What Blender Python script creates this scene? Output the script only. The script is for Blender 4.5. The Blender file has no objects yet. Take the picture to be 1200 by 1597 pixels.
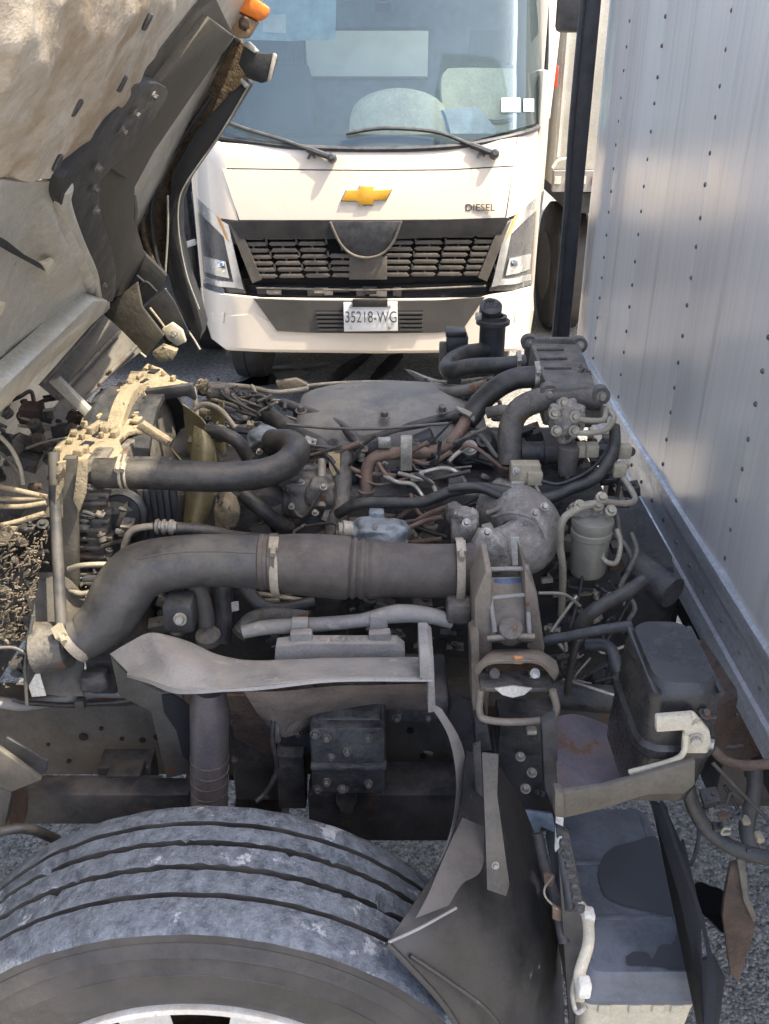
import bpy, bmesh, math, random
from mathutils import Vector, Matrix, noise
random.seed(7)
V = Vector
sc = bpy.context.scene
# ---------------------------------------------------------------- camera, sky, sun, exposure
TH = math.radians(27.3); H = 2.15; F = 1430.0
CT, ST = math.cos(TH), math.sin(TH)
cam = bpy.data.cameras.new('camera'); co = bpy.data.objects.new('camera', cam)
sc.collection.objects.link(co); sc.camera = co
co.location = (0, 0, H); co.rotation_euler = (math.pi/2 - TH, 0, 0)
cam.sensor_fit = 'VERTICAL'; cam.sensor_height = 24; cam.lens = 24*F/1597.0
cam.clip_start = 0.02; cam.clip_end = 2000
SUN = V((0.46, -0.15, 0.88)).normalized()
w = bpy.data.worlds.new('World'); sc.world = w; w.use_nodes = True
nt = w.node_tree; bg = nt.nodes['Background']
sky = nt.nodes.new('ShaderNodeTexSky'); sky.sky_type = 'NISHITA'; sky.sun_disc = False
sky.air_density = .8; sky.dust_density = 4.0; sky.ozone_density = .7
sky.sun_elevation = math.asin(SUN.z); sky.sun_rotation = math.atan2(SUN.x, SUN.y)
nt.links.new(sky.outputs[0], bg.inputs[0]); bg.inputs[1].default_value = 0.15
sl = bpy.data.lights.new('sun', 'SUN'); sl.energy = 2.35; sl.angle = math.radians(0.5); sl.color = (1, .90, .72)
so = bpy.data.objects.new('sun', sl); sc.collection.objects.link(so)
so.rotation_euler = (-SUN).to_track_quat('-Z', 'Y').to_euler(); so.location = (3, -1, 8)
sc.view_settings.view_transform = 'Standard'; sc.view_settings.look = 'None'
sc.view_settings.exposure = 2.02; sc.view_settings.gamma = 1; sc.view_settings.use_curve_mapping = False
sc.render.engine = 'CYCLES'

# ---------------------------------------------------------------- unprojection of a picture point to a place
def ray(px, py):
    u = (px-600)/F; v = (py-798.5)/F
    return V((u, CT - v*ST, -ST - v*CT))
def U(px, py, Y=None, Z=None, X=None):
    r = ray(px, py)
    if Y is not None: t = Y/r.y
    elif Z is not None: t = (Z-H)/r.z
    else: t = X/r.x
    return V((0, 0, H)) + r*t
def pxm(P):   # metres per picture pixel at P
    d = P.y*CT + (H-P.z)*ST
    return d/F

# ---------------------------------------------------------------- materials
def mat(name, col, rough=.6, metal=0., dust=None, damt=.4, var=.35, nscale=9., bump=.15, bscale=60., spec=.5, up=.5, streak=None, spots=None):
    m = bpy.data.materials.new(name); m.use_nodes = True; t = m.node_tree; N = t.nodes; L = t.links
    p = N['Principled BSDF']
    tc = N.new('ShaderNodeTexCoord'); oi = N.new('ShaderNodeObjectInfo')
    ad = N.new('ShaderNodeVectorMath'); ad.operation = 'ADD'
    sc3 = N.new('ShaderNodeVectorMath'); sc3.operation = 'SCALE'; sc3.inputs[0].default_value = (17, 31, 23)
    L.new(oi.outputs['Random'], sc3.inputs['Scale']); L.new(tc.outputs['Object'], ad.inputs[0]); L.new(sc3.outputs[0], ad.inputs[1])
    vec = ad.outputs[0]
    if streak:
        mp = N.new('ShaderNodeMapping'); mp.inputs['Scale'].default_value = streak; L.new(vec, mp.inputs[0]); svec = mp.outputs[0]
    else: svec = vec
    n1 = N.new('ShaderNodeTexNoise'); n1.inputs['Scale'].default_value = nscale; n1.inputs['Detail'].default_value = 6; n1.inputs['Roughness'].default_value = .65
    L.new(svec, n1.inputs['Vector'])
    mr = N.new('ShaderNodeMapRange'); mr.inputs[1].default_value = .3; mr.inputs[2].default_value = .7
    mr.inputs[3].default_value = 1-var; mr.inputs[4].default_value = 1+var; L.new(n1.outputs[0], mr.inputs[0])
    mul = N.new('ShaderNodeMix'); mul.data_type = 'RGBA'; mul.blend_type = 'MULTIPLY'; mul.inputs[0].default_value = 1
    mul.inputs[6].default_value = (*col, 1); L.new(mr.outputs[0], mul.inputs[7])
    n5 = N.new('ShaderNodeTexNoise'); n5.inputs['Scale'].default_value = bscale*3.2; n5.inputs['Detail'].default_value = 3; n5.inputs['Roughness'].default_value = .8; L.new(vec, n5.inputs['Vector'])
    m5 = N.new('ShaderNodeMapRange'); m5.inputs[1].default_value = .32; m5.inputs[2].default_value = .68; m5.inputs[3].default_value = 1-var*.55; m5.inputs[4].default_value = 1+var*.75; L.new(n5.outputs[0], m5.inputs[0])
    mu5 = N.new('ShaderNodeMix'); mu5.data_type = 'RGBA'; mu5.blend_type = 'MULTIPLY'; mu5.inputs[0].default_value = 1; L.new(mul.outputs[2], mu5.inputs[6]); L.new(m5.outputs[0], mu5.inputs[7])
    outc = mu5.outputs[2]
    n2 = N.new('ShaderNodeTexNoise'); n2.inputs['Scale'].default_value = bscale; n2.inputs['Detail'].default_value = 5; n2.inputs['Roughness'].default_value = .7
    L.new(svec, n2.inputs['Vector'])
    rgh = None
    if dust:
        ge = N.new('ShaderNodeNewGeometry'); sx = N.new('ShaderNodeSeparateXYZ'); L.new(ge.outputs['Normal'], sx.inputs[0])
        mm = N.new('ShaderNodeMapRange'); mm.inputs[1].default_value = -.1; mm.inputs[2].default_value = .9; mm.inputs[3].default_value = damt*(1-up); mm.inputs[4].default_value = damt
        L.new(sx.outputs[2], mm.inputs[0])
        n3 = N.new('ShaderNodeTexNoise'); n3.inputs['Scale'].default_value = nscale*1.9; n3.inputs['Detail'].default_value = 8; n3.inputs['Roughness'].default_value = .75
        L.new(vec, n3.inputs['Vector'])
        m3 = N.new('ShaderNodeMapRange'); m3.inputs[1].default_value = .40; m3.inputs[2].default_value = .60; m3.inputs[3].default_value = .12; m3.inputs[4].default_value = 1.6; L.new(n3.outputs[0], m3.inputs[0])
        mu = N.new('ShaderNodeMath'); mu.operation = 'MULTIPLY'; mu.use_clamp = True; L.new(mm.outputs[0], mu.inputs[0]); L.new(m3.outputs[0], mu.inputs[1])
        dx = N.new('ShaderNodeMix'); dx.data_type = 'RGBA'; L.new(mu.outputs[0], dx.inputs[0]); L.new(outc, dx.inputs[6]); dx.inputs[7].default_value = (*dust, 1)
        outc = dx.outputs[2]
        if metal > 0:
            mt = N.new('ShaderNodeMath'); mt.operation = 'MULTIPLY_ADD'; L.new(mu.outputs[0], mt.inputs[0]); mt.inputs[1].default_value = -metal; mt.inputs[2].default_value = metal; L.new(mt.outputs[0], p.inputs['Metallic'])
        rm = N.new('ShaderNodeMath'); rm.operation = 'MULTIPLY_ADD'; rm.use_clamp = True; L.new(mu.outputs[0], rm.inputs[0]); rm.inputs[1].default_value = .9-rough; rm.inputs[2].default_value = rough
        rgh = rm.outputs[0]
    else:
        p.inputs['Metallic'].default_value = metal
    if spots:   # (colour, scale, threshold) worn or dirty flecks
        n4 = N.new('ShaderNodeTexNoise'); n4.inputs['Scale'].default_value = spots[1]; n4.inputs['Detail'].default_value = 7; n4.inputs['Roughness'].default_value = .7; L.new(vec, n4.inputs['Vector'])
        r4 = N.new('ShaderNodeMapRange'); r4.inputs[1].default_value = spots[2]; r4.inputs[2].default_value = spots[2]+.035; L.new(n4.outputs[0], r4.inputs[0])
        d4 = N.new('ShaderNodeMix'); d4.data_type = 'RGBA'; L.new(r4.outputs[0], d4.inputs[0]); L.new(outc, d4.inputs[6]); d4.inputs[7].default_value = (*spots[0], 1); outc = d4.outputs[2]
    L.new(outc, p.inputs['Base Color'])
    if rgh is None:
        r2 = N.new('ShaderNodeMapRange'); r2.inputs[1].default_value = .3; r2.inputs[2].default_value = .7; r2.inputs[3].default_value = max(0.02, rough-.08); r2.inputs[4].default_value = min(1, rough+.12)
        L.new(n1.outputs[0], r2.inputs[0]); rgh = r2.outputs[0]
    L.new(rgh, p.inputs['Roughness'])
    p.inputs['Specular IOR Level'].default_value = spec
    b = N.new('ShaderNodeBump'); b.inputs['Strength'].default_value = bump; b.inputs['Distance'].default_value = .01
    sm = N.new('ShaderNodeMath'); sm.operation = 'ADD'; L.new(n1.outputs[0], sm.inputs[0]); L.new(n2.outputs[0], sm.inputs[1])
    L.new(sm.outputs[0], b.inputs['Height']); L.new(b.outputs[0], p.inputs['Normal'])
    return m
DUST = (.17, .148, .115); GD = (.20, .195, .185)
M = {}
M['rubber'] = mat('dusty_rubber', (.020, .020, .021), .36, 0, DUST, .26, .3, 12, .2, 90)
M['hose'] = mat('grey_hose', (.050, .049, .049), .33, 0, (.15, .135, .115), .45, .25, 7, .12, 80)
M['hose_brown'] = mat('ribbed_hose_rubber', (.056, .046, .040), .5, 0, (.15, .13, .11), .5, .2, 6, .15, 90)
M['black'] = mat('black_plastic', (.022, .023, .026), .45, 0, GD, .18, .3, 10, .12, 70)
M['blackmetal'] = mat('black_chassis_paint', (.022, .023, .027), .5, .0, (.16, .14, .12), .3, .4, 8, .25, 60, spots=((.10, .05, .03), 14, .62))
M['chassis'] = mat('dusty_chassis', (.060, .055, .048), .6, 0, (.16, .14, .11), .5, .35, 6, .25, 70, spots=((.12, .06, .035), 11, .6))
M['castiron'] = mat('cast_iron', (.095, .090, .083), .5, .35, (.24, .21, .17), .5, .4, 14, .4, 60, spots=((.16, .08, .04), 17, .6))
M['alu'] = mat('cast_aluminium', (.40, .375, .34), .38, .7, (.24, .21, .175), .7, .4, 14, .5, 70, spots=((.14, .12, .10), 19, .60))
M['steel'] = mat('zinc_steel', (.42, .40, .36), .35, .8, (.30, .26, .20), .6, .45, 15, .15, 70)
M['pipe'] = mat('bare_pipe', (.40, .355, .28), .42, .4, (.28, .24, .17), .6, .3, 15, .2, 60)
M['rustpipe'] = mat('rusty_pipe', (.15, .095, .072), .6, .2, (.24, .18, .13), .4, .4, 20, .3, 70)
M['rust'] = mat('rusted_metal', (.062, .042, .034), .75, .1, (.14, .10, .07), .4, .5, 20, .5, 70)
M['dustplate'] = mat('dust_caked_metal_and_sun', (.25, .205, .135), .85, 0, (.35, .285, .185), .7, .4, 12, .7, 50, spots=((.07, .055, .04), 24, .575))
M['fender'] = mat('dusty_guard_plate', (.23, .22, .215), .6, .1, (.30, .28, .25), .6, .3, 9, .25, 60, spots=((.36, .33, .28), 13, .6))
M['guard'] = mat('mudguard_plastic', (.020, .020, .021), .27, 0, (.085, .078, .07), .3, .3, 4, .12, 50, spots=((.13, .12, .11), 7, .62))
M['cover'] = mat('sun_bleached_cover', (.075, .080, .092), .42, 0, (.17, .18, .20), .6, .2, 6, .12, 60)
M['stain'] = mat('wet_stain', (.040, .041, .044), .34, 0, None, 0, .15, 8, .03, 60)
M['cream'] = mat('cream_paint_and_light', (.52, .47, .36), .45, 0, (.38, .34, .26), .35, .2, 12, .1, 60, spots=((.25, .2, .14), 22, .64))
M['tank'] = mat('black_tank', (.016, .015, .015), .18, 0, (.10, .095, .09), .22, .3, 6, .12, 40)
M['bracketdark'] = mat('bracket_olive', (.085, .076, .062), .5, .3, (.2, .18, .14), .3, .3, 9, .15, 60)
M['purple'] = mat('heat_tinted_plate', (.12, .11, .135), .5, .3, (.15, .11, .09), .5, .4, 7, .2, 60, spots=((.13, .07, .045), 5, .60))
M['yellow'] = mat('yellowed_fan_plastic', (.27, .235, .12), .6, 0, (.16, .13, .08), .6, .3, 7, .25, 50, spots=((.10, .08, .04), 12, .60))
M['amber'] = mat('amber_lens', (.85, .22, .02), .3, 0, None, 0, .2, 20, .1, 60)
M['lampbase'] = mat('lamp_base', (.33, .22, .12), .6, 0, DUST, .4, .4, 20, .3, 60)
M['silver'] = mat('silver_cab_paint_and_glint', (.46, .45, .40), .32, .35, (.33, .29, .22), .4, .25, 4, .12, 40, spots=((.16, .14, .10), 9, .66))
M['insul'] = mat('insulation_fabric', (.48, .44, .375), .5, .15, (.30, .23, .15), .6, .2, 2.4, .35, 26, up=0, spots=((.32, .24, .15), 2.2, .62))
M['arch'] = mat('black_arch_plastic', (.014, .016, .020), .5, 0, (.045, .042, .036), .4, .3, 9, .2, 50, up=0)
M['olive'] = mat('dusty_arch_channel', (.032, .030, .024), .6, 0, (.10, .085, .06), .4, .3, 9, .25, 60, up=0)
M['dirt'] = mat('caked_dirt', (.050, .038, .026), .95, 0, (.16, .11, .06), .5, .6, 30, 1.0, 70, up=0)
M['gold'] = mat('gold_badge', (.80, .42, .05), .3, .5, None, 0, .1, 10, .02, 60)
M['chrome'] = mat('chrome', (.7, .7, .7), .12, 1, None, 0, .05, 10, .0, 60)
M['white'] = mat('white_truck_paint', (.69, .61, .50), .14, 0, None, 0, .03, 3, .015, 3)
M['grille'] = mat('grille_plastic', (.085, .075, .064), .35, 0, (.2, .17, .13), .25, .15, 12, .1, 60)
M['dgrille'] = mat('dark_trim', (.016, .016, .016), .32, 0, (.08, .07, .06), .2, .2, 8, .05, 60)
M['gtrim'] = mat('bumper_insert', (.060, .056, .050), .45, 0, None, 0, .15, 8, .08, 60)
M['void'] = mat('dark_recess', (.014, .014, .016), .8)  # near-black colour puts the shade inside holes and openings into the surface
M['plate'] = mat('plate_white', (.70, .70, .68), .4, 0, None, 0, .08, 8, .03, 60)
M['ink'] = mat('plate_ink', (.06, .07, .09), .5)
M['lamp'] = mat('lamp_reflector', (.62, .61, .58), .18, .7, None, 0, .15, 10, .1, 30)
M['lampdark'] = mat('lamp_dark_housing', (.07, .07, .07), .25)
M['lampamber'] = mat('lamp_amber', (.62, .33, .12), .25)
M['seat'] = mat('seat_fabric', (.06, .09, .13), .85, 0, None, 0, .2, 8, .2, 90)
M['cabin'] = mat('cabin_lining', (.15, .19, .21), .7)
M['visor'] = mat('visor_vinyl', (.32, .42, .42), .7)
M['dash'] = mat('dash_plastic', (.04, .045, .05), .5)
M['paper'] = mat('paper', (.72, .80, .82), .7)
M['blueink'] = mat('blue_print', (.05, .22, .60), .6)
M['greenink'] = mat('green_print', (.06, .42, .20), .6)
M['creamcloth'] = mat('cream_cloth_and_reflection', (.80, .74, .52), .7, 0, None, 0, .25, 6, .3, 20)
M['stick'] = mat('screen_sticker_paper', (.34, .37, .36), .5, 0, None, 0, .25, 40, .02, 60)
M['red'] = mat('red_plastic', (.6, .06, .03), .35)
M['label'] = mat('label_white', (.58, .55, .48), .6)
M['tanlabel'] = mat('tan_tag', (.50, .36, .20), .6)
M['bluealu'] = mat('blue_grey_casting', (.20, .235, .26), .4, .5, (.30, .30, .29), .35, .4, 20, .4, 60)
M['trailer'] = mat('trailer_skin', (.62, .60, .53), .4, .1, (.4, .36, .28), .3, .2, 3, .1, 20)
M['plasterwall'] = mat('yard_wall_render', (.42, .40, .36), .85, 0, None, 0, .2, 2, .3, 30)
M['rim'] = mat('rim_white', (.62, .60, .55), .4, 0, (.36, .30, .22), .4, .15, 8, .1, 60, spots=((.25, .17, .1), 25, .64))
M['foil'] = mat('dry_litter', (.20, .16, .11), .8, 0, None, 0, .5, 22, .5, 60)
M['connector'] = mat('tan_connector', (.42, .36, .25), .55, 0, (.35, .30, .22), .4, .25, 30, .15, 60)
M['copper'] = mat('orange_rust_spot', (.55, .22, .07), .7)

def glassmat():
    m = bpy.data.materials.new('tinted_glass'); m.use_nodes = True; t = m.node_tree; N = t.nodes; L = t.links; N.clear()
    o = N.new('ShaderNodeOutputMaterial'); tr = N.new('ShaderNodeBsdfTransparent'); tr.inputs[0].default_value = (.90, .95, .955, 1)
    g = N.new('ShaderNodeBsdfGlossy'); g.inputs['Roughness'].default_value = .03; g.inputs[0].default_value = (.9, .95, 1, 1)
    f = N.new('ShaderNodeFresnel'); f.inputs[0].default_value = 1.45; x = N.new('ShaderNodeMixShader')
    df = N.new('ShaderNodeBsdfDiffuse'); df.inputs[0].default_value = (.45, .60, .62, 1); xf = N.new('ShaderNodeMixShader'); nz = N.new('ShaderNodeTexNoise'); nz.inputs['Scale'].default_value = 2.5; nz.inputs['Detail'].default_value = 6
    fm = N.new('ShaderNodeMapRange'); fm.inputs[3].default_value = .02; fm.inputs[4].default_value = .15; L.new(nz.outputs[0], fm.inputs[0]); L.new(fm.outputs[0], xf.inputs[0]); L.new(tr.outputs[0], xf.inputs[1]); L.new(df.outputs[0], xf.inputs[2])
    L.new(f.outputs[0], x.inputs[0]); L.new(xf.outputs[0], x.inputs[1]); L.new(g.outputs[0], x.inputs[2]); L.new(x.outputs[0], o.inputs[0]); return m
M['glass'] = glassmat()
def wallmat():   # brushed, wavy bare aluminium
    m = bpy.data.materials.new('brushed_aluminium_wall'); m.use_nodes = True; t = m.node_tree; N = t.nodes; L = t.links
    p = N['Principled BSDF']; tc = N.new('ShaderNodeTexCoord'); mp = N.new('ShaderNodeMapping'); mp.inputs['Scale'].default_value = (1, 26, .55)
    L.new(tc.outputs['Object'], mp.inputs[0]); n = N.new('ShaderNodeTexNoise'); n.inputs['Scale'].default_value = 2.2; n.inputs['Detail'].default_value = 9; n.inputs['Roughness'].default_value = .7; L.new(mp.outputs[0], n.inputs['Vector'])
    cr = N.new('ShaderNodeMapRange'); cr.inputs[1].default_value = .3; cr.inputs[2].default_value = .7; cr.inputs[3].default_value = .72; cr.inputs[4].default_value = .84; L.new(n.outputs[0], cr.inputs[0])
    cc = N.new('ShaderNodeCombineColor'); L.new(cr.outputs[0], cc.inputs[0]); L.new(cr.outputs[0], cc.inputs[1]); L.new(cr.outputs[0], cc.inputs[2])
    wm = N.new('ShaderNodeMix'); wm.data_type = 'RGBA'; wm.blend_type = 'MULTIPLY'; wm.inputs[0].default_value = 1; wm.inputs[7].default_value = (1.0, .965, .91, 1); L.new(cc.outputs[0], wm.inputs[6])
    # dirt runs down the sheets
    mp4 = N.new('ShaderNodeMapping'); mp4.inputs['Scale'].default_value = (1, 9, .5); L.new(tc.outputs['Object'], mp4.inputs[0]); n4 = N.new('ShaderNodeTexNoise'); n4.inputs['Scale'].default_value = 1.5; n4.inputs['Detail'].default_value = 7; n4.inputs['Roughness'].default_value = .75; L.new(mp4.outputs[0], n4.inputs['Vector'])
    r4 = N.new('ShaderNodeMapRange'); r4.inputs[1].default_value = .52; r4.inputs[2].default_value = .72; r4.inputs[3].default_value = 0; r4.inputs[4].default_value = .45; L.new(n4.outputs[0], r4.inputs[0])
    wd = N.new('ShaderNodeMix'); wd.data_type = 'RGBA'; wd.inputs[7].default_value = (.34, .29, .24, 1); L.new(r4.outputs[0], wd.inputs[0]); L.new(wm.outputs[2], wd.inputs[6]); L.new(wd.outputs[2], p.inputs['Base Color'])
    rr = N.new('ShaderNodeMapRange'); rr.inputs[1].default_value = .3; rr.inputs[2].default_value = .7; rr.inputs[3].default_value = .20; rr.inputs[4].default_value = .27; L.new(n.outputs[0], rr.inputs[0]); L.new(rr.outputs[0], p.inputs['Roughness'])
    p.inputs['Metallic'].default_value = .26
    n2 = N.new('ShaderNodeTexNoise'); n2.inputs['Scale'].default_value = 3.0; n2.inputs['Detail'].default_value = 1; L.new(tc.outputs['Object'], n2.inputs['Vector'])
    n3 = N.new('ShaderNodeTexNoise'); n3.inputs['Scale'].default_value = 1.6; n3.inputs['Detail'].default_value = 2
    mp3 = N.new('ShaderNodeMapping'); mp3.inputs['Scale'].default_value = (1, 1, 5); L.new(tc.outputs['Object'], mp3.inputs[0]); L.new(mp3.outputs[0], n3.inputs['Vector'])
    b1 = N.new('ShaderNodeBump'); b1.inputs['Strength'].default_value = .25; b1.inputs['Distance'].default_value = .02; L.new(n2.outputs[0], b1.inputs['Height'])
    b2 = N.new('ShaderNodeBump'); b2.inputs['Strength'].default_value = .06; b2.inputs['Distance'].default_value = .004; L.new(n.outputs[0], b2.inputs['Height']); L.new(b1.outputs[0], b2.inputs['Normal']); L.new(b2.outputs[0], p.inputs['Normal'])
    return m
M['wall'] = wallmat()
M['rail'] = mat('bare_rail', (.62, .63, .64), .34, .6, (.25, .25, .24), .3, .35, 6, .12, 40, streak=(1, .25, 3))

def groundmat():
    m = bpy.data.materials.new('worn_asphalt'); m.use_nodes = True; t = m.node_tree; N = t.nodes; L = t.links; p = N['Principled BSDF']
    tc = N.new('ShaderNodeTexCoord')
    vo = N.new('ShaderNodeTexVoronoi'); vo.inputs['Scale'].default_value = 110; L.new(tc.outputs['Object'], vo.inputs['Vector'])
    n = N.new('ShaderNodeTexNoise'); n.inputs['Scale'].default_value = 1.3; n.inputs['Detail'].default_value = 10; n.inputs['Roughness'].default_value = .7; L.new(tc.outputs['Object'], n.inputs['Vector'])
    r = N.new('ShaderNodeValToRGB'); r.color_ramp.elements[0].position = .3; r.color_ramp.elements[0].color = (.13, .127, .12, 1); r.color_ramp.elements[1].position = .7; r.color_ramp.elements[1].color = (.28, .265, .24, 1); L.new(n.outputs[0], r.inputs[0])
    sp = N.new('ShaderNodeSeparateColor'); L.new(vo.outputs['Color'], sp.inputs[0])
    mr = N.new('ShaderNodeMapRange'); mr.inputs[3].default_value = .45; mr.inputs[4].default_value = 1.75; L.new(sp.outputs[0], mr.inputs[0])
    mx = N.new('ShaderNodeMix'); mx.data_type = 'RGBA'; mx.blend_type = 'MULTIPLY'; mx.inputs[0].default_value = 1; L.new(r.outputs[0], mx.inputs[6]); L.new(mr.outputs[0], mx.inputs[7]); L.new(mx.outputs[2], p.inputs['Base Color'])
    p.inputs['Roughness'].default_value = .8
    b = N.new('ShaderNodeBump'); b.inputs['Strength'].default_value = .9; b.inputs['Distance'].default_value = .006; L.new(vo.outputs['Distance'], b.inputs['Height']); b.invert = True; L.new(b.outputs[0], p.inputs['Normal'])
    return m
M['ground'] = groundmat()
def oilmat():
    m = mat('wet_oil', (.008, .008, .009), .12, 0, None, 0, .1, 4, .02, 20); return m
M['oil'] = oilmat()
# tyre rubber: grey dusty tread with chalky blotches
M['tread'] = mat('worn_tread', (.075, .088, .106), .34, 0, (.20, .225, .26), .6, .4, 26, .9, 110, spots=((.42, .44, .46), 9, .59), up=.35)
M['sidewall'] = mat('tyre_sidewall', (.026, .025, .025), .5, 0, (.075, .067, .06), .45, .3, 5, .15, 90, up=0)

# ---------------------------------------------------------------- objects
WL = {}
def link(o): sc.collection.objects.link(o)
def thing(name, label, cat, loc, group=None):
    o = bpy.data.objects.new(name, None); link(o); o.location = loc; WL[o.name] = V(loc)
    o['label'] = label; o['category'] = cat
    if group: o['group'] = group
    o.empty_display_size = .2
    return o
def mk(name, verts, faces, m, parent=None, label=None, smooth=40, cat=None, kind=None, group=None, bev=0):
    vs = [V(v) for v in verts]
    lo = V((min(v.x for v in vs), min(v.y for v in vs), min(v.z for v in vs))); hi = V((max(v.x for v in vs), max(v.y for v in vs), max(v.z for v in vs)))
    c = (lo+hi)/2
    me = bpy.data.meshes.new(name); me.from_pydata([v-c for v in vs], [], faces)
    bm = bmesh.new(); bm.from_mesh(me)
    bmesh.ops.remove_doubles(bm, verts=bm.verts, dist=1e-5)
    bmesh.ops.recalc_face_normals(bm, faces=bm.faces)
    if bev > 0:
        es = [e for e in bm.edges if len(e.link_faces) == 2 and e.calc_face_angle(0) > .6]
        bmesh.ops.bevel(bm, geom=es, offset=bev, segments=2, profile=.5, affect='EDGES', clamp_overlap=True)
    bm.to_mesh(me); bm.free()
    me.materials.append(m)
    for p in me.polygons: p.use_smooth = True
    me.set_sharp_from_angle(angle=math.radians(smooth))
    o = bpy.data.objects.new(name, me); link(o)
    WL[o.name] = c
    if parent: o.parent = parent; o.location = c - WL[parent.name]
    else: o.location = c
    if label: o['label'] = label
    if cat: o['category'] = cat
    if kind: o['kind'] = kind
    if group: o['group'] = group
    return o
class G:   # geometry collector
    def __init__(s): s.v = []; s.f = []
    def add(s, vs, fs):
        b = len(s.v); s.v += [V(v) for v in vs]; s.f += [tuple(i+b for i in f) for f in fs]; return s
    def box(s, c, size, R=None):
        x, y, z = [k/2 for k in size]; c = V(c)
        vs = [V((i*x, j*y, k*z)) for k in (-1, 1) for j in (-1, 1) for i in (-1, 1)]
        if R: vs = [R @ v for v in vs]
        return s.add([c+v for v in vs], [(0, 2, 3, 1), (4, 5, 7, 6), (0, 1, 5, 4), (2, 6, 7, 3), (0, 4, 6, 2), (1, 3, 7, 5)])
    def tube(s, pts, rad, seg=14, caps=True):
        pts = [V(p) for p in pts]; n = len(pts)
        if not hasattr(rad, '__len__'): rad = [rad]*n
        T = [(pts[min(i+1, n-1)]-pts[max(i-1, 0)]).normalized() for i in range(n)]
        a = V((0, 0, 1)) if abs(T[0].z) < .9 else V((1, 0, 0)); u = T[0].cross(a).normalized(); vs = []; fs = []
        for i in range(n):
            u = (u - T[i]*u.dot(T[i])).normalized(); w_ = T[i].cross(u)
            for k in range(seg):
                q = 2*math.pi*k/seg; vs.append(pts[i] + (u*math.cos(q)+w_*math.sin(q))*rad[i])
        for i in range(n-1):
            for k in range(seg):
                k2 = (k+1) % seg; fs.append((i*seg+k, i*seg+k2, (i+1)*seg+k2, (i+1)*seg+k))
        if caps: fs.append(tuple(range(seg))[::-1]); fs.append(tuple((n-1)*seg+k for k in range(seg)))
        return s.add(vs, fs)
    def lathe(s, p0, ax, prof, seg=28):   # prof: (t along axis, radius)
        ax = V(ax).normalized(); p0 = V(p0)
        return s.tube2([p0+ax*t for t, r in prof], [max(r, 1e-4) for t, r in prof], ax, seg)
    def tube2(s, pts, rad, ax, seg):
        a = V((0, 0, 1)) if abs(ax.z) < .9 else V((1, 0, 0)); u = ax.cross(a).normalized(); w_ = ax.cross(u); vs = []; fs = []
        for i, p in enumerate(pts):
            for k in range(seg):
                q = 2*math.pi*k/seg; vs.append(p+(u*math.cos(q)+w_*math.sin(q))*rad[i])
        for i in range(len(pts)-1):
            for k in range(seg):
                k2 = (k+1) % seg; fs.append((i*seg+k, i*seg+k2, (i+1)*seg+k2, (i+1)*seg+k))
        return s.add(vs, fs)
    def bolt(s, p, n, r=.008, h=.006):
        r *= .66
        n = V(n).normalized(); p = V(p)
        s.lathe(p-n*.002, n, [(0, 0), (0, r*1.5), (.0025, r*1.5), (.0025, r)], 14)
        return s.lathe(p, n, [(0, r), (h, r), (h*1.15, r*.85), (h*1.15, 0)], 6)
    def prism(s, pts, n, th):
        pts = [V(p) for p in pts]; k = len(pts); n = V(n).normalized()
        return s.add(pts+[p+n*th for p in pts], [tuple(range(k))[::-1], tuple(range(k, 2*k))] + [(i, (i+1) % k, k+(i+1) % k, k+i) for i in range(k)])
    def grid(s, rows, th=0, n=None):      # rows of 3-D points; optional thickness along n
        R, C = len(rows), len(rows[0]); vs = [V(p) for r in rows for p in r]
        fs = [(i*C+j, i*C+j+1, (i+1)*C+j+1, (i+1)*C+j) for i in range(R-1) for j in range(C-1)]
        if th:
            n = V(n).normalized()*th; b = len(vs); vs += [v+n for v in vs]
            fs += [(b+i*C+j, b+(i+1)*C+j, b+(i+1)*C+j+1, b+i*C+j+1) for i in range(R-1) for j in range(C-1)]
            rim = [j for j in range(C)] + [i*C+C-1 for i in range(1, R)] + [(R-1)*C+j for j in range(C-2, -1, -1)] + [i*C for i in range(R-2, 0, -1)]
            fs += [(rim[i], b+rim[i], b+rim[(i+1) % len(rim)], rim[(i+1) % len(rim)]) for i in range(len(rim))]
        return s.add(vs, fs)
    def mk(s, name, m, parent=None, label=None, **k): return mk(name, s.v, s.f, m, parent, label, **k)
def spline(P, n=8, wob=0):
    P = [V(p) for p in P]; Q = [P[0]*2-P[1]]+P+[P[-1]*2-P[-2]]; out = []
    for i in range(1, len(Q)-2):
        a, b, c, d = Q[i-1:i+3]
        for k in range(n):
            t = k/n; out.append(.5*((2*b)+(c-a)*t+(2*a-5*b+4*c-d)*t*t+(3*b-a-3*c+d)*t**3))
    out.append(P[-1])
    if wob: out = [p+noise.noise_vector(p*14)*wob for p in out]
    return out
def hose(name, pts, hw, m, parent, label=None, seg=14, n=8, wob=0, radii=None, **k):
    """pts = (px, py, Y); hw = half width in picture pixels"""
    P = [U(a, b, Y=c) for a, b, c in pts]; S = spline(P, n, wob)
    if radii:
        rr = []; q = len(radii)-1
        for i in range(len(S)):
            t = i/(len(S)-1)*q; j = min(int(t), q-1); rr.append((radii[j]*(1-t+j)+radii[j+1]*(t-j))*pxm(S[i]))
    else:
        r0 = hw*sum(pxm(p) for p in P)/len(P); rr = [r0]*len(S)
    return G().tube(S, rr, seg).mk(name, m, parent, label, smooth=60, **k)
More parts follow.
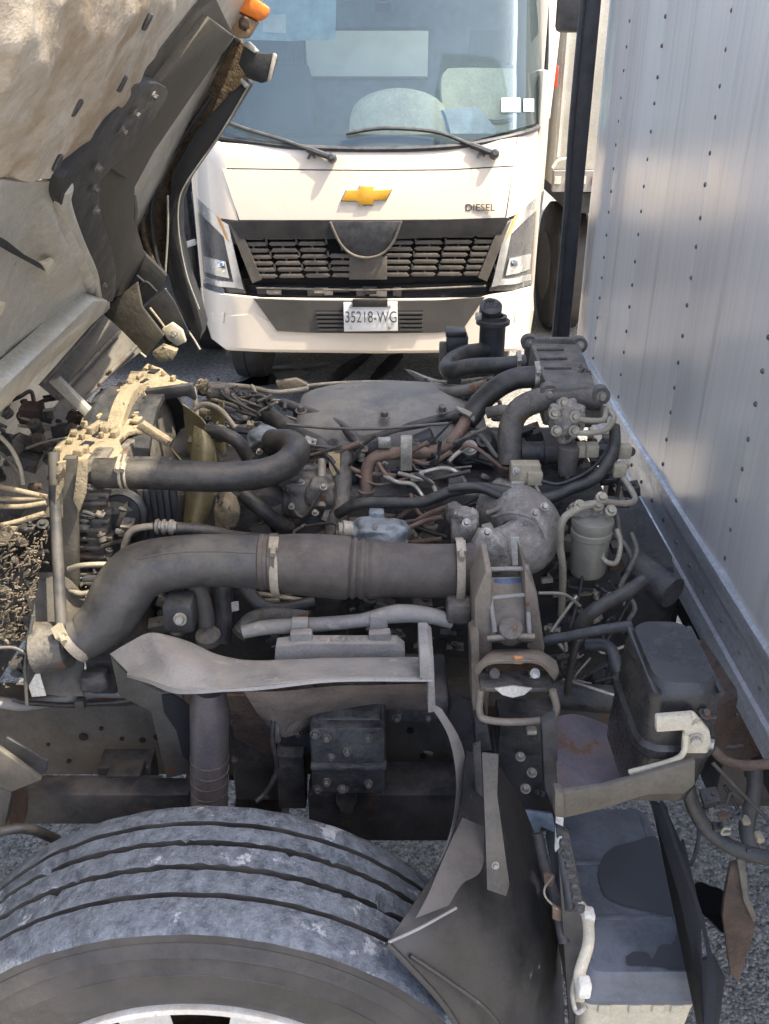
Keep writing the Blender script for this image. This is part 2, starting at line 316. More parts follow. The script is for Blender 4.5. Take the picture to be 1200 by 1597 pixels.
def clamp(P0, P1, r, parent, name='hose_clamp', m=None, w_=.012):
    """band round a hose at P0 facing along P1"""
    ax = (V(P1)-V(P0)).normalized(); g = G()
    g.lathe(V(P0)-ax*w_/2, ax, [(0, r*.99), (0, r*1.05), (w_*.2, r*1.07), (w_*.8, r*1.07), (w_, r*1.05), (w_, r*.99)], 32)
    up = (V((0, -.35, 1))-ax*V((0, -.35, 1)).dot(ax)).normalized(); side = ax.cross(up)
    R = Matrix((side, ax, up)).transposed()
    g.box(V(P0)+up*(r*1.12), (.028, w_*1.1, .012), R); g.lathe(V(P0)+up*(r*1.14)+side*.008, side, [(0, .0), (0, .006), (.02, .006), (.02, 0)], 8)
    return g.mk(name, m or M['steel'], parent)
def pbox(name, x0, y0, x1, y1, Y, dep, m, parent, label=None, bev=.004, **k):
    """box whose front face stands at distance Y and covers the picture rectangle; dep metres deep"""
    a = U(x0, y0, Y=Y); b = U(x1, y1, Y=Y)
    g = G().box(((a.x+b.x)/2, Y+dep/2, (a.z+b.z)/2), (abs(b.x-a.x), dep, abs(a.z-b.z)))
    return g.mk(name, m, parent, label, bev=bev, **k)
def plate(name, pts, Y, th, m, parent, label=None, bev=.0015, n=(0, 1, 0), **k):
    """flat plate in the plane at distance Y (or per-point Y), th metres thick"""
    P = [U(p[0], p[1], Y=(p[2] if len(p) > 2 else Y)) for p in pts]
    return G().prism(P, n, th).mk(name, m, parent, label, bev=bev, smooth=30, **k)
def sheet(name, rows, m, parent, label=None, th=.004, n=(0, 1, -.3), sub=6, wob=0, crumple=0, cs=9, **k):
    """rows of (px, py, Y): smooth lofted sheet"""
    R = [spline([U(a, b, Y=c) for a, b, c in r], sub) for r in rows]
    C = list(zip(*R)); C = [spline(list(c), sub) for c in C]; R = list(zip(*C))
    nn = V(n).normalized()
    if crumple: R = [[p - nn*(crumple*(noise.fractal(p*cs, .8, 2.1, 4))) for p in r] for r in R]
    return G().grid(R, th, n).mk(name, m, parent, label, smooth=50, **k)
def bolts(parent, lst, name='bolt', m=None, r=.009, n=(0, -.5, 1)):
    for a, b, y in lst:
        G().bolt(U(a, b, Y=y), n, r, r*.9).mk(name, m or M['steel'], parent, smooth=30)

# ================================================================ SETTING
g = G(); S_ = 300
g.add([(-S_, -S_, 0), (S_, -S_, 0), (S_, S_, 0), (-S_, S_, 0)], [(0, 1, 2, 3)]); g.mk('ground', M['ground'], kind='structure')
# puddles and oil stains under the white truck
def blot(cx, cy, rx, ry, rot, z, seed):
    pts = []
    for k in range(36):
        q = 2*math.pi*k/36; r = 1+.35*noise.noise(V((math.cos(q)*1.5, math.sin(q)*1.5, seed)))
        x, y = math.cos(q)*rx*r, math.sin(q)*ry*r
        pts.append((cx+x*math.cos(rot)-y*math.sin(rot), cy+x*math.sin(rot)+y*math.cos(rot), z))
    return pts
for i, (a, b, rx, ry, ro) in enumerate([(545, 575, .07, .42, -.35), (605, 570, .06, .36, -.3), (430, 590, .30, .10, .5), (1120, 1420, .05, .09, .2), (470, 572, .22, .06, .2)]):
    P = U(a, b, Z=0); pts = blot(P.x, P.y, rx, ry, ro, .004+.001*i, i*3.1)
    mk('oil_stain', pts, [tuple(range(36))], M['oil'], kind='structure')
# loose gravel that shows beside the battery box and under the frame
g = G()
for i in range(3800):
    if i < 2600: x = random.uniform(.25, 1.4); y = random.uniform(.55, 1.9)
    else: x = random.uniform(-1.6, .6); y = random.uniform(1.2, 3.2)
    r = random.uniform(.002, .006) if random.random() < .93 else random.uniform(.007, .013)
    c = V((x, y, r*.5)); q = random.random()*6.28
    d = [V((math.cos(q+k*2.09)*r*random.uniform(.7, 1.2), math.sin(q+k*2.09)*r*random.uniform(.7, 1.2), -r*.4)) for k in range(3)]
    t = V((random.uniform(-.4, .4)*r, random.uniform(-.4, .4)*r, r*.7))
    g.add([c+d[0], c+d[1], c+d[2], c+t], [(0, 1, 2), (0, 1, 3), (1, 2, 3), (2, 0, 3)])
g.mk('gravel', mat('gravel_stone', (.24, .22, .19), .85, 0, None, 0, .5, 40, .2, 60), kind='stuff', smooth=10)

# ================================================================ THE TRUCK UNDER REPAIR
TR = thing('repair_truck', 'truck with its silver cab tilted forward, dusty engine bare, riveted aluminium cargo box behind it', 'truck', (-.3, 2.0, 0))
# ---- cargo box
BX, BY0, BY1, BZ0, BZ1 = .70, .50, 3.24, 1.178, 3.60  # height and near side, out of view, set so the box shades engine and tyre
g = G().box((BX+2.5, (BY0+BY1)/2, (BZ0+BZ1)/2+.01), (4.96, BY1-BY0-.02, BZ1-BZ0-.02)); cargo = g.mk('cargo_body', M['trailer'], TR, 'large cargo box body')
ys = [BY0, 1.15, 1.62, 2.09, 2.58, 2.95, BY1]
for a, b in zip(ys[:-1], ys[1:]):   # front wall panels, softly bulged between rivet rows
    rows = []
    nz = 26
    for i in range(nz+1):
        z = BZ0+(BZ1-BZ0)*i/nz; r = []
        for j in range(11):
            t = j/10; y = a+(b-a)*t
            x = BX-.004-.0045*math.sin(math.pi*t)+.003*noise.noise(V((0, y*2.2, z*2.4)))
            r.append((x, y-.0005 if j == 10 else y, z))
        rows.append(r)
    G().grid(rows, .008, (1, 0, 0)).mk('wall_panel', M['wall'], cargo, smooth=80)
RV = []
def rivet(p, parent):
    if not RV: RV.append(G().lathe(p, (-1, 0, 0), [(-.004, .0052), (.0015, .0052), (.0035, .0035), (.004, 0)], 10).mk('rivet', M['castiron'], parent)); return
    o = RV[0].copy(); link(o); o.parent = parent; o.location = V(p)-WL[parent.name]
for y in ys[1:-1]:
    z = BZ0+.03
    while z < 2.5:
        rivet((BX-.004, y+random.uniform(-.002, .002), z+random.uniform(-.004, .004)), cargo); z += .066
# bottom rail
prof = [(BX+.03, .985), (BX-.006, .985), (BX-.014, .992), (BX-.014, 1.045), (BX-.008, 1.052), (BX-.008, 1.128), (BX-.016, 1.136), (BX-.016, 1.172), (BX-.010, 1.1775), (BX+.03, 1.1775)]
g = G(); n_ = len(prof); g.add([(x, BY0, z) for x, z in prof]+[(x, BY1, z) for x, z in prof], [tuple(range(n_)), tuple(range(n_, 2*n_))]+[(i, (i+1) % n_, n_+(i+1) % n_, n_+i) for i in range(n_)])
rail = g.mk('bottom_rail', M['rail'], TR, 'bare metal bottom rail of the cargo box', smooth=25)
y = .8
while y < 3.2: rivet((BX-.0085, y, 1.09), rail); y += .11
for (a, b) in [((1016, 885), .02), ((1045, 965), .012)]:
    P = U(*a, X=BX-.009); G().box(P, (.003, b*.5, b*2), None).mk('dent', M['rust'], rail)
G().box((BX+2.5, 1.99, .90), (4.9, 2.3, .12)).mk('cargo_floor', M['blackmetal'], TR)
for y in (1.2, 1.57, 2.43, 2.8): G().box((BX+2.5, y, .80), (4.9, .06, .10)).mk('cross_bearer', M['chassis'], TR)
# black corner post
a = U(925, -30, Y=3.18); b = U(880, 512, Y=3.18)
G().box(((a.x+b.x)/2, 3.20, 2.1), (.055, .05, 2.4)).mk('corner_post', M['black'], TR, 'black upright post at the far corner of the cargo box', bev=.01)
G().tube(spline([(b.x-.04, 3.16, .92), (b.x-.036, 3.15, 1.6), (b.x-.04, 3.16, 2.0), (b.x-.03, 3.16, 3.0)], 8), .009, 8).mk('post_cable', M['black'], TR)

# ---- chassis rails
def crail(Y, x0, x1, z0, z1, m):
    g = G(); t = .008; d = .075; s = 1
    g.box(((x0+x1)/2, Y, (z0+z1)/2), (x1-x0, t, z1-z0)); g.box(((x0+x1)/2, Y+d/2*s+t/2, z1-t/2), (x1-x0, d, t)); g.box(((x0+x1)/2, Y+d/2*s+t/2, z0+t/2), (x1-x0, d, t))
    return g.mk('chassis_rail', m, TR, bev=.002)
rl = crail(1.57, -2.0, 5.5, .675, .87, M['chassis']); crail(2.45, -2.0, 5.5, .675, .87, M['chassis'])
for a, b, r in [(130, 1150, .010), (158, 1137, .005), (190, 1153, .005), (222, 1155, .007), (245, 1150, .008), (75, 1162, .004), (107, 1188, .005), (233, 1190, .007), (258, 1172, .004), (520, 1165, .008), (640, 1140, .008), (660, 1180, .007), (760, 1120, .008)]:
    P = U(a, b, Y=1.563); G().lathe(P, (0, 1, 0), [(0, 0), (0, r), (.004, r)], 12).mk('bolt_hole', M['void'], rl)  # no real hole, a dark disc stands in for its shade
# dusty cable loom lying along the rail
hose('cable_loom', [(-20, 1095, 1.50), (40, 1098, 1.52), (100, 1092, 1.53), (150, 1082, 1.55), (205, 1078, 1.56)], 9, M['fender'], TR, 'dusty taped cable loom along the chassis rail', wob=.006)
hose('cable', [(20, 1090, 1.50), (80, 1099, 1.51), (150, 1098, 1.52), (215, 1090, 1.55)], 4, M['rubber'], TR, wob=.005)
hose('cable', [(120, 1078, 1.53), (170, 1070, 1.55), (240, 1078, 1.6)], 4, M['fender'], TR, wob=.004)
pbox('loom_clip', 115, 1095, 133, 1108, 1.50, .02, M['chassis'], TR)
# ---- axle beam, leaf spring, shock absorber
G().box((-.1, 1.45, .40), (.12, .001, .001)).mk('spring_pin', M['rust'], TR)
a = U(480, 1240, Y=1.50); b = U(705, 1305, Y=1.50)
G().box((-.3, 2.0, .47), (.12, 1.9, .12)).mk('front_axle', M['blackmetal'], TR, bev=.01)
pbox('leaf_spring', 10, 1240, 300, 1286, 1.36, .05, M['blackmetal'], TR, 'black leaf spring ahead of the wheel')
pbox('spring_leaf', 20, 1230, 250, 1241, 1.38, .04, M['blackmetal'], TR)
pbox('cross_tube', 480, 1240, 740, 1312, 1.40, .10, M['blackmetal'], TR, 'dark beam low behind the wheel')
pbox('spring_bracket', 150, 1198, 240, 1240, 1.45, .06, M['blackmetal'], TR)
pbox('spring_pad', 165, 1210, 225, 1250, 1.41, .05, M['rubber'], TR)
g = G(); a = U(327, 1075, Y=1.33); b = U(327, 1260, Y=1.33); ax = (b-a)
g.lathe(a, ax, [(0, 0), (0, .026), (.03, .034), (.05, .036), (ax.length, .036), (ax.length, 0)], 28)
shock = g.mk('shock_absorber', mat('scuffed_shock_tube', (.095, .085, .09), .4, .3, (.15, .12, .11), .4, .4, 9, .15, 60, streak=(1, 1, .3), spots=((.2, .11, .08), 8, .62)), TR, 'scuffed upright shock absorber tube')
for i in range(4):
    G().lathe(a+ax*(.55+.09*i), ax, [(0, .036), (0, .0372), (.003, .0372), (.003, .036)], 28).mk('scuff_ring', M['castiron'], shock)
G().tube([U(-30, 1262, Y=1.30), U(30, 1262, Y=1.30)], .045, 20).mk('spring_eye', M['rust'], TR)
hose('brake_hose', [(-20, 1300, 1.20), (40, 1292, 1.22), (90, 1310, 1.25)], 8, M['rubber'], TR)
plate('step_bracket', [(-30, 1150), (0, 1170), (65, 1217), (18, 1236), (-30, 1215)], 1.22, .012, M['bracketdark'], TR, 'pale step bracket at the left edge', bev=.003)
plate('splash_plate', [(10, 1150), (75, 1188), (72, 1205), (55, 1217), (0, 1170)], 1.30, .006, M['black'], TR)
plate('step_bracket', [(-30, 1215), (18, 1237), (8, 1290), (-30, 1300)], 1.24, .03, M['chassis'], TR)

# ---- wheel
WX, WR = -.30, .50; WC = V((WX, 0, .50))
wheel = bpy.data.objects.new('wheel', None); link(wheel); wheel.parent = TR; WL[wheel.name] = V((WX, 1.03, .5)); wheel.location = WL[wheel.name]-WL[TR.name]; wheel['label'] = 'front wheel with chalky worn tyre'
NS = 420
tp = []   # profile (Y, R, wavy groove side 0/1/-1)
def gro(y, wv, wd=.0045, dp=.022):
    return [(y+wd, WR, wv), (y+wd*.6, WR-dp, wv*.5), (y-wd*.6, WR-dp, wv*.5), (y-wd, WR, -wv)]
tp += [(1.172, .36, 0), (1.183, .42, 0), (1.172, .47, 0), (1.160, .488, 0), (1.148, .497, 0)]
tp += [(1.135, .4985, 0)]
for y, wv in [(1.109, 0), (1.069, 1), (1.020, 1), (.9676, 0)]: tp += gro(y, wv, .0055 if wv else .0048); tp.append((y-.022, WR, 0))
tp += [(.925, .4985, 0), (.912, .496, 0), (.905, .490, 0), (.902, .478, 0), (.9035, .474, 0), (.899, .468, 0), (.8955, .455, 0), (.894, .4535, 0), (.8945, .451, 0), (.893, .445, 0), (.890, .430, 0), (.888, .425, 0), (.886, .4245, 0), (.8865, .420, 0), (.884, .40, 0), (.886, .375, 0), (.8845, .371, 0), (.8845, .366, 0), (.889, .362, 0), (.897, .345, 0), (.906, .333, 0), (.92, .325, 0)]
verts = []; faces = []
for k in range(NS):
    q = 2*math.pi*k/NS
    for (y, r, wv) in tp:
        if wv:
            y += .0010*wv*math.sin(k*1.35)*abs(wv) + .0020*noise.noise(V((k*.45, y*40, 1)))
        dr = 0
        if r > .48 and r <= .5: dr = .0022*noise.noise(V((math.cos(q)*16, math.sin(q)*16, y*50)))-.0008
        if r > .49:
            e = noise.noise(V((math.cos(q)*26, math.sin(q)*26, y*60+7)))
            if e > .52 and .98 < y < 1.1: dr -= .009*min(1, (e-.52)*8)
        verts.append(V((WX+math.cos(q)*(r+dr), y, .5+math.sin(q)*(r+dr))))
P_ = len(tp)
for k in range(NS):
    k2 = (k+1) % NS
    for i in range(P_-1): faces.append((k*P_+i, k*P_+i+1, k2*P_+i+1, k2*P_+i))
# split tread and sidewall
ti = [i for i in range(P_-1) if tp[i][1] > .479 and tp[i+1][1] > .479]
tf = [f for n, f in enumerate(faces) if (n % (P_-1)) in ti]; sf = [f for n, f in enumerate(faces) if (n % (P_-1)) not in ti]
def submesh(fs):
    used = sorted({i for f in fs for i in f}); mp = {i: n for n, i in enumerate(used)}
    return [verts[i] for i in used], [tuple(mp[i] for i in f) for f in fs]
v_, f_ = submesh(tf); mk('tread', v_, f_, M['tread'], wheel, 'grey chalky tyre tread with four grooves', smooth=45)
v_, f_ = submesh(sf); mk('sidewall', v_, f_, M['sidewall'], wheel, smooth=35)
# rim with hand holes
g = G(); seg = 80; rings = [(.337, .905), (.335, .894), (.326, .892), (.320, .902), (.312, .925), (.300, .950), (.285, .958), (.270, .960)]
RW = []
for r, y in rings: RW.append([V((WX+math.cos(2*math.pi*k/seg)*r, y, .5+math.sin(2*math.pi*k/seg)*r)) for k in range(seg+1)])
g.grid(RW); g.mk('rim', M['rim'], wheel, 'cream white steel rim', smooth=60)
g = G()
rr = [(.270, .960), (.262, .957), (.225, .950), (.215, .948), (.17, .93), (.10, .92), (.0005, .92)]
for (r0, y0), (r1, y1) in zip(rr[:-1], rr[1:]):
    for k in range(120):
        hole = (r0 <= .262 and r1 >= .215 and (k % 15) < 8)
        if hole and r0 > .22: continue
        a0, a1 = 2*math.pi*(k+26)/120, 2*math.pi*(k+27)/120
        g.add([V((WX+math.cos(a)*r, y, .5+math.sin(a)*r)) for a, r, y in ((a0, r0, y0), (a1, r0, y0), (a1, r1, y1), (a0, r1, y1))], [(0, 1, 2, 3)])
g.mk('wheel_disc', M['rim'], wheel, smooth=50)
G().lathe((WX, 1.0, .5), (0, 1, 0), [(0, 0), (0, .30), (.14, .30), (.14, 0)], 40).mk('brake_drum', M['rust'], wheel)
for k in range(8): G().bolt((WX+math.cos(k*.785)*.14, .925, .5+math.sin(k*.785)*.14), (0, -1, 0), .014, .02).mk('wheel_nut', M['steel'], wheel)

# ---- mudguard behind the wheel
sheet('rear_mudguard', [
    [(604, 1470, .90), (640, 1506, .89), (690, 1562, .885), (735, 1630, .88), (775, 1760, .88)],
    [(640, 1418, .94), (680, 1455, .93), (725, 1520, .92), (770, 1600, .91), (800, 1760, .91)],
    [(690, 1340, 1.02), (735, 1392, 1.00), (785, 1475, .98), (830, 1590, .97), (850, 1760, .97)],
    [(718, 1262, 1.12), (765, 1310, 1.11), (820, 1400, 1.08), (862, 1540, 1.06), (880, 1760, 1.05)],
    [(728, 1170, 1.24), (775, 1190, 1.25), (830, 1290, 1.24), (868, 1430, 1.22), (892, 1760, 1.2)]],
    M['guard'], TR, 'black plastic mudguard behind the wheel', th=.006, n=(-.3, .6, -1))
hose('mudguard_lip', [(604, 1471, .897), (640, 1508, .886), (690, 1564, .88), (735, 1632, .876)], 5, M['guard'], TR, n=10)
hose('mudguard_crease', [(606, 1470, .897), (650, 1450, .912), (690, 1428, .93), (712, 1416, .945)], 2.4, M['fender'], TR, n=10)
hose('mudguard_crease', [(640, 1490, .895), (700, 1530, .89), (760, 1575, .885), (800, 1630, .885)], 3.5, M['guard'], TR, n=10)
sheet('mudguard_patch', [[(648, 1432, .915), (668, 1395, .945), (700, 1320, 1.02), (722, 1275, 1.09)], [(700, 1412, .93), (722, 1378, .965), (752, 1355, 1.0), (756, 1290, 1.08)]],
      mat('brown_guard_patch', (.060, .053, .047), .45, 0, (.13, .115, .10), .35, .3, 7, .15, 60), TR, 'brown overlap panel on the mudguard', th=.004, n=(-.3, .6, -1))
sheet('guard_rib', [[(668, 1095, 1.19), (700, 1150, 1.2), (712, 1220, 1.19), (705, 1290, 1.14), (680, 1362, 1.06), (648, 1430, .97)],
                    [(690, 1108, 1.21), (720, 1160, 1.23), (735, 1230, 1.23), (742, 1280, 1.18), (712, 1340, 1.08), (662, 1420, .99)]],
      M['fender'], TR, 'pale rib running from the guard plate down to the mudguard', th=.006, n=(0, 1, -.3))
plate('hanging_strap', [(752, 1175, 1.10), (778, 1178, 1.10), (776, 1240, 1.07), (795, 1380, 1.0), (790, 1398, .99), (760, 1388, .99), (757, 1290, 1.04)], 1.1, .004, M['chassis'], TR, 'flat grey strap hanging over the mudguard', bev=.001)
plate('guard_stay', [(738, 1165), (750, 1160), (757, 1300), (745, 1300)], 1.17, .01, M['blackmetal'], TR)
bolts(TR, [(773, 1350, .99)], r=.006, n=(0, -1, .5))

# ---- pale guard plate above the wheel
sheet('guard_plate', [
    [(172, 1020, 1.40), (205, 1000, 1.40), (238, 986, 1.40), (290, 998, 1.40), (340, 1020, 1.38), (400, 1030, 1.36), (520, 1026, 1.36), (650, 1024, 1.36), (672, 1026, 1.36)],
    [(200, 1048, 1.34), (235, 1035, 1.33), (262, 1028, 1.31), (310, 1040, 1.29), (350, 1052, 1.29), (410, 1050, 1.29), (520, 1044, 1.29), (650, 1042, 1.29), (675, 1042, 1.29)],
    [(198, 1052, 1.33), (232, 1060, 1.28), (270, 1072, 1.245), (310, 1076, 1.23), (350, 1075, 1.23), (410, 1070, 1.23), (520, 1060, 1.23), (650, 1060, 1.23), (676, 1060, 1.23)]],
    M['fender'], TR, 'pale dusty guard plate above the wheel', th=.005, n=(0, .5, -1), crumple=.004, cs=8)
sheet('guard_plate_lip', [
    [(198, 1052, 1.33), (232, 1060, 1.28), (270, 1072, 1.245), (310, 1076, 1.23), (350, 1075, 1.23), (410, 1070, 1.23), (520, 1060, 1.23), (650, 1060, 1.23), (676, 1060, 1.23)],
    [(198, 1056, 1.33), (232, 1066, 1.28), (270, 1081, 1.245), (310, 1082, 1.228), (350, 1079, 1.228), (410, 1076, 1.228), (520, 1064, 1.228), (650, 1063, 1.228), (676, 1063, 1.228)]],
    M['fender'], TR, th=.006, n=(0, 1, 0))
plate('guard_end', [(655, 1024), (670, 1024), (677, 1032), (680, 1110), (668, 1112), (668, 1062), (655, 1058)], 1.23, .10, M['fender'], TR)
plate('guard_side', [(172, 1022), (198, 1052), (245, 1080), (285, 1082), (300, 1205), (260, 1215), (235, 1110), (185, 1085)], 1.40, .012, M['chassis'], TR, 'brown bracket plate between guard and chassis rail', bev=.003)
plate('plate_opening', [(252, 1085), (268, 1083), (295, 1100), (297, 1190), (285, 1180), (275, 1140), (256, 1112)], 1.395, .004, M['void'], TR)  # dark plate stands in for the shade of an opening
# rusty underside brackets and gearbox below the plate
sheet('rusty_bracket', [[(380, 1078, 1.30), (440, 1078, 1.28), (520, 1070, 1.28), (600, 1068, 1.28), (665, 1066, 1.28)],
                        [(400, 1110, 1.34), (440, 1118, 1.34), (500, 1110, 1.36), (600, 1092, 1.38), (668, 1090, 1.38)],
                        [(405, 1118, 1.4), (445, 1150, 1.36), (505, 1122, 1.42), (600, 1108, 1.42), (668, 1108, 1.42)]],
      mat('red_rusty_bracket', (.13, .10, .085), .7, 0, (.26, .22, .18), .4, .45, 11, .4, 60), TR, 'rust red bracket under the pale plate', th=.006)
def castbox(name, x0, y0, x1, y1, Y, dep, m, label=None, bev=.01, nb=4):
    o = pbox(name, x0, y0, x1, y1, Y, dep, m, TR, label, bev=bev)
    for i in range(nb):
        px = random.uniform(x0+8, x1-8); py = random.choice([y0+10, y1-10, (y0+y1)/2+random.uniform(-10, 10)])
        P = U(px, py, Y=Y); G().bolt(P, (0, -1, 0), random.uniform(.006, .011), .007).mk('bolt', M['castiron'], o, smooth=30)
    return o
M['darkcast'] = mat('oily_dark_casting', (.030, .031, .034), .36, .2, (.11, .10, .09), .6, .45, 10, .35, 60)
castbox('steering_gearbox', 482, 1135, 602, 1240, 1.33, .2, M['darkcast'], 'dark steering gearbox block with bolted lid', nb=6)
castbox('gearbox_lid', 490, 1120, 596, 1150, 1.35, .1, M['darkcast'], nb=2)
pbox('gearbox_flange', 484, 1196, 604, 1204, 1.32, .03, M['darkcast'], TR)
G().lathe(U(541, 1238, Y=1.38), (0, 0, -1), [(0, 0), (0, .022), (.02, .022), (.025, .014), (.04, .014), (.04, 0)], 16).mk('drain_plug', M['darkcast'], TR)
for a, b in [(510, 1150), (575, 1150), (510, 1220), (575, 1222), (542, 1172)]: G().bolt(U(a, b, Y=1.327), (0, -1, 0), .009, .008).mk('bolt', M['castiron'], TR, smooth=30)
castbox('engine_mount', 600, 1088, 700, 1130, 1.42, .15, M['darkcast'], nb=3)
castbox('engine_mount', 430, 1090, 500, 1180, 1.45, .12, M['darkcast'], nb=2)
castbox('bracket_block', 355, 1130, 478, 1250, 1.50, .1, M['darkcast'], nb=4)
pbox('bracket_block', 430, 1180, 478, 1262, 1.42, .05, M['darkcast'], TR)
hose('brake_cable', [(430, 1100, 1.36), (425, 1150, 1.34), (432, 1200, 1.33), (415, 1235, 1.32), (400, 1250, 1.31)], 4, M['rubber'], TR)
pbox('cable_joint', 424, 1105, 438, 1160, 1.35, .01, M['castiron'], TR)
plate('splash_plate', [(355, 1085), (420, 1085), (452, 1160), (420, 1180), (365, 1150)], 1.47, .01, M['rust'], TR)
plate('shadow_plate', [(680, 1075), (740, 1095), (740, 1215), (700, 1170)], 1.45, .01, M['blackmetal'], TR)  # black plate put in for the shadow beside the guard end

# ---- ENGINE mass behind everything (block, head, sump)
G().box((-.02, 2.06, .98), (1.05, .42, .52)).mk('engine_block', M['darkcast'], TR, 'dark engine block', bev=.02)
G().box((.50, 2.06, .85), (.45, .40, .40)).mk('flywheel_housing', M['darkcast'], TR, bev=.04)
G().box((0, 2.06, .60), (.8, .30, .26)).mk('oil_sump', M['darkcast'], TR, bev=.03)
# rocker cover
rows = []
for i in range(13):
    t = i/12; y = 1.99+.36*t; r = []
    zc = 1.30+.075*(math.sin(math.pi*min(1, max(0, t)))**.45)
    for j in range(25):
        s = j/24; x = -.235+.50*s; e = max(0, math.sin(math.pi*s))**.22
        r.append((x, y, 1.25+(zc-1.25)*e))
    rows.append(r)
G().grid(rows, .10, (0, 0, -1)).mk('rocker_cover', mat('rocker_cover_paint', (.12, .118, .11), .42, 0, (.24, .225, .195), .7, .3, 5, .15, 60, spots=((.10, .095, .085), 9, .62)), TR, 'smooth grey rocker cover', smooth=60)
for px, py in [(470, 640), (600, 648), (690, 640)]: G().bolt(U(px, py, Y=2.02), (0, -.3, 1), .014, .012).mk('cover_bolt', M['castiron'], TR, smooth=30)
hose('cover_seam', [(448, 662, 2.0), (520, 668, 1.985), (600, 668, 1.985), (700, 660, 1.99)], 2.5, M['castiron'], TR)
hose('rubber_seal', [(440, 606, 2.36), (520, 598, 2.42), (600, 596, 2.44), (680, 600, 2.42), (735, 606, 2.38)], 3, M['pipe'], TR)
hose('fuel_rail', [(560, 690, 2.0), (620, 672, 2.02), (680, 655, 2.03), (740, 640, 2.05)], 8, M['rubber'], TR, n=8)

# ---- clutter generator: brackets, castings, small pipes that fill the engine between the named pieces
def clutter(x0, y0, x1, y1, Ya, Yb, n, mats, names=('bracket', 'casting', 'connector'), s=(10, 34)):
    for i in range(n):
        px = random.uniform(x0, x1); py = random.uniform(y0, y1); Y = Ya+(Yb-Ya)*(y1-py)/(y1-y0)+random.uniform(-.04, .04)
        P = U(px, py, Y=Y); k = pxm(P); m = M[random.choice(mats)]; c = random.random(); sz = random.uniform(*s)*k
        R = Matrix.Rotation(random.uniform(-.5, .5), 3, 'Y') @ Matrix.Rotation(random.uniform(-.4, .4), 3, 'X')
        if c < .33:
            g = G().box(P, (sz, sz*random.uniform(.6, 1.3), sz*random.uniform(.3, .9)), R); g.bolt(P+R @ V((sz*.2, 0, sz*.3)), R @ V((0, 0, 1)), min(.008, sz*.2)); g.mk(names[0], m, TR, bev=min(.003, sz*.1))
        elif c < .62:
            ax = R @ random.choice([V((1, 0, 0)), V((0, -.6, .8)), V((0, 0, 1))]); r = sz*random.uniform(.28, .45)
            G().lathe(P, ax, [(0, 0), (0, r), (sz*.3, r), (sz*.3, r*.75), (sz*.5, r*.75), (sz*.52, r*1.05), (sz*.7, r*1.05), (sz*.7, r*.5), (sz*.9, r*.45), (sz*.9, 0)], 18).mk(names[1], m, TR, smooth=35)
        elif c < .8:
            g = G().box(P, (sz*.6, sz*.5, sz*.45), R); g.box(P+R @ V((sz*.4, 0, 0)), (sz*.3, sz*.35, sz*.3), R); g.mk(names[2], m, TR, bev=min(.002, sz*.08))
        else:
            q = [P+V((random.uniform(-1, 1)*sz*1.6, random.uniform(-.5, .5)*sz, random.uniform(-.8, .8)*sz)) for _ in range(4)]
            G().tube(spline(q, 7), random.uniform(2, 4)*k, 8).mk('cable', M[random.choice(['rubber', 'rubber', 'black', 'pipe'])], TR)
clutter(400, 690, 760, 850, 1.84, 1.96, 110, ['darkcast', 'castiron', 'black', 'alu', 'darkcast', 'castiron'])
clutter(300, 600, 420, 700, 1.98, 2.25, 26, ['castiron', 'darkcast', 'steel', 'dustplate'], s=(8, 24))
clutter(380, 930, 730, 1020, 1.62, 1.8, 44, ['darkcast', 'darkcast', 'black', 'castiron'])
clutter(800, 700, 1000, 900, 1.74, 1.98, 60, ['castiron', 'darkcast', 'black', 'castiron', 'rust'], s=(8, 26))
clutter(770, 640, 960, 860, 1.86, 2.15, 50, ['castiron', 'darkcast', 'black', 'castiron'], s=(10, 30))
clutter(850, 860, 980, 1080, 1.55, 1.8, 44, ['darkcast', 'black', 'steel', 'castiron', 'darkcast'], s=(8, 26))
clutter(290, 1090, 480, 1240, 1.6, 1.66, 14, ['darkcast', 'blackmetal'])
clutter(600, 1090, 720, 1200, 1.6, 1.64, 10, ['darkcast', 'blackmetal'])
clutter(245, 900, 360, 1000, 1.66, 1.8, 18, ['darkcast', 'castiron', 'black'])
clutter(690, 560, 800, 640, 2.12, 2.35, 16, ['castiron', 'darkcast', 'black'], s=(8, 22))
clutter(1100, 1090, 1200, 1330, .95, 1.45, 14, ['darkcast', 'rust', 'black', 'blackmetal'], s=(8, 26))

# ---- big intake hose
A1 = [(112, 1000, 1.44), (135, 992, 1.45), (168, 965, 1.47), (190, 925, 1.49), (218, 893, 1.51), (270, 878, 1.52), (340, 874, 1.53), (425, 878, 1.53)]
duct = hose('intake_duct', A1, 40, M['hose'], TR, 'large grey intake duct bending down to the left', seg=32, n=10, radii=[32, 36, 44, 47, 46, 42, 41, 42])
B1 = [(428, 878, 1.53), (470, 880, 1.53), (520, 884, 1.53), (552, 886, 1.53), (600, 888, 1.53), (650, 890, 1.53), (700, 890, 1.53), (740, 888, 1.54)]
P = [U(a, b, Y=c) for a, b, c in B1]; S = spline(P, 14); rr = []
for i, p in enumerate(S):
    t = i/(len(S)-1); px = 428+312*t; r = 44+6*math.sin(math.pi*min(1, t*1.6))-2*max(0, t-.55)
    r += -1.5 if px > 600 else 0
    for c in (556, 569, 582):
        r -= 4.5*math.exp(-((px-c)/3.2)**2)
    rr.append(r*pxm(p))
rh = G().tube(S, rr, 40).mk('rubber_coupling', M['hose_brown'], TR, 'thick brown black rubber coupling with three ribs', smooth=60)
Pc = U(404, 877, Y=1.53); kc = pxm(Pc)
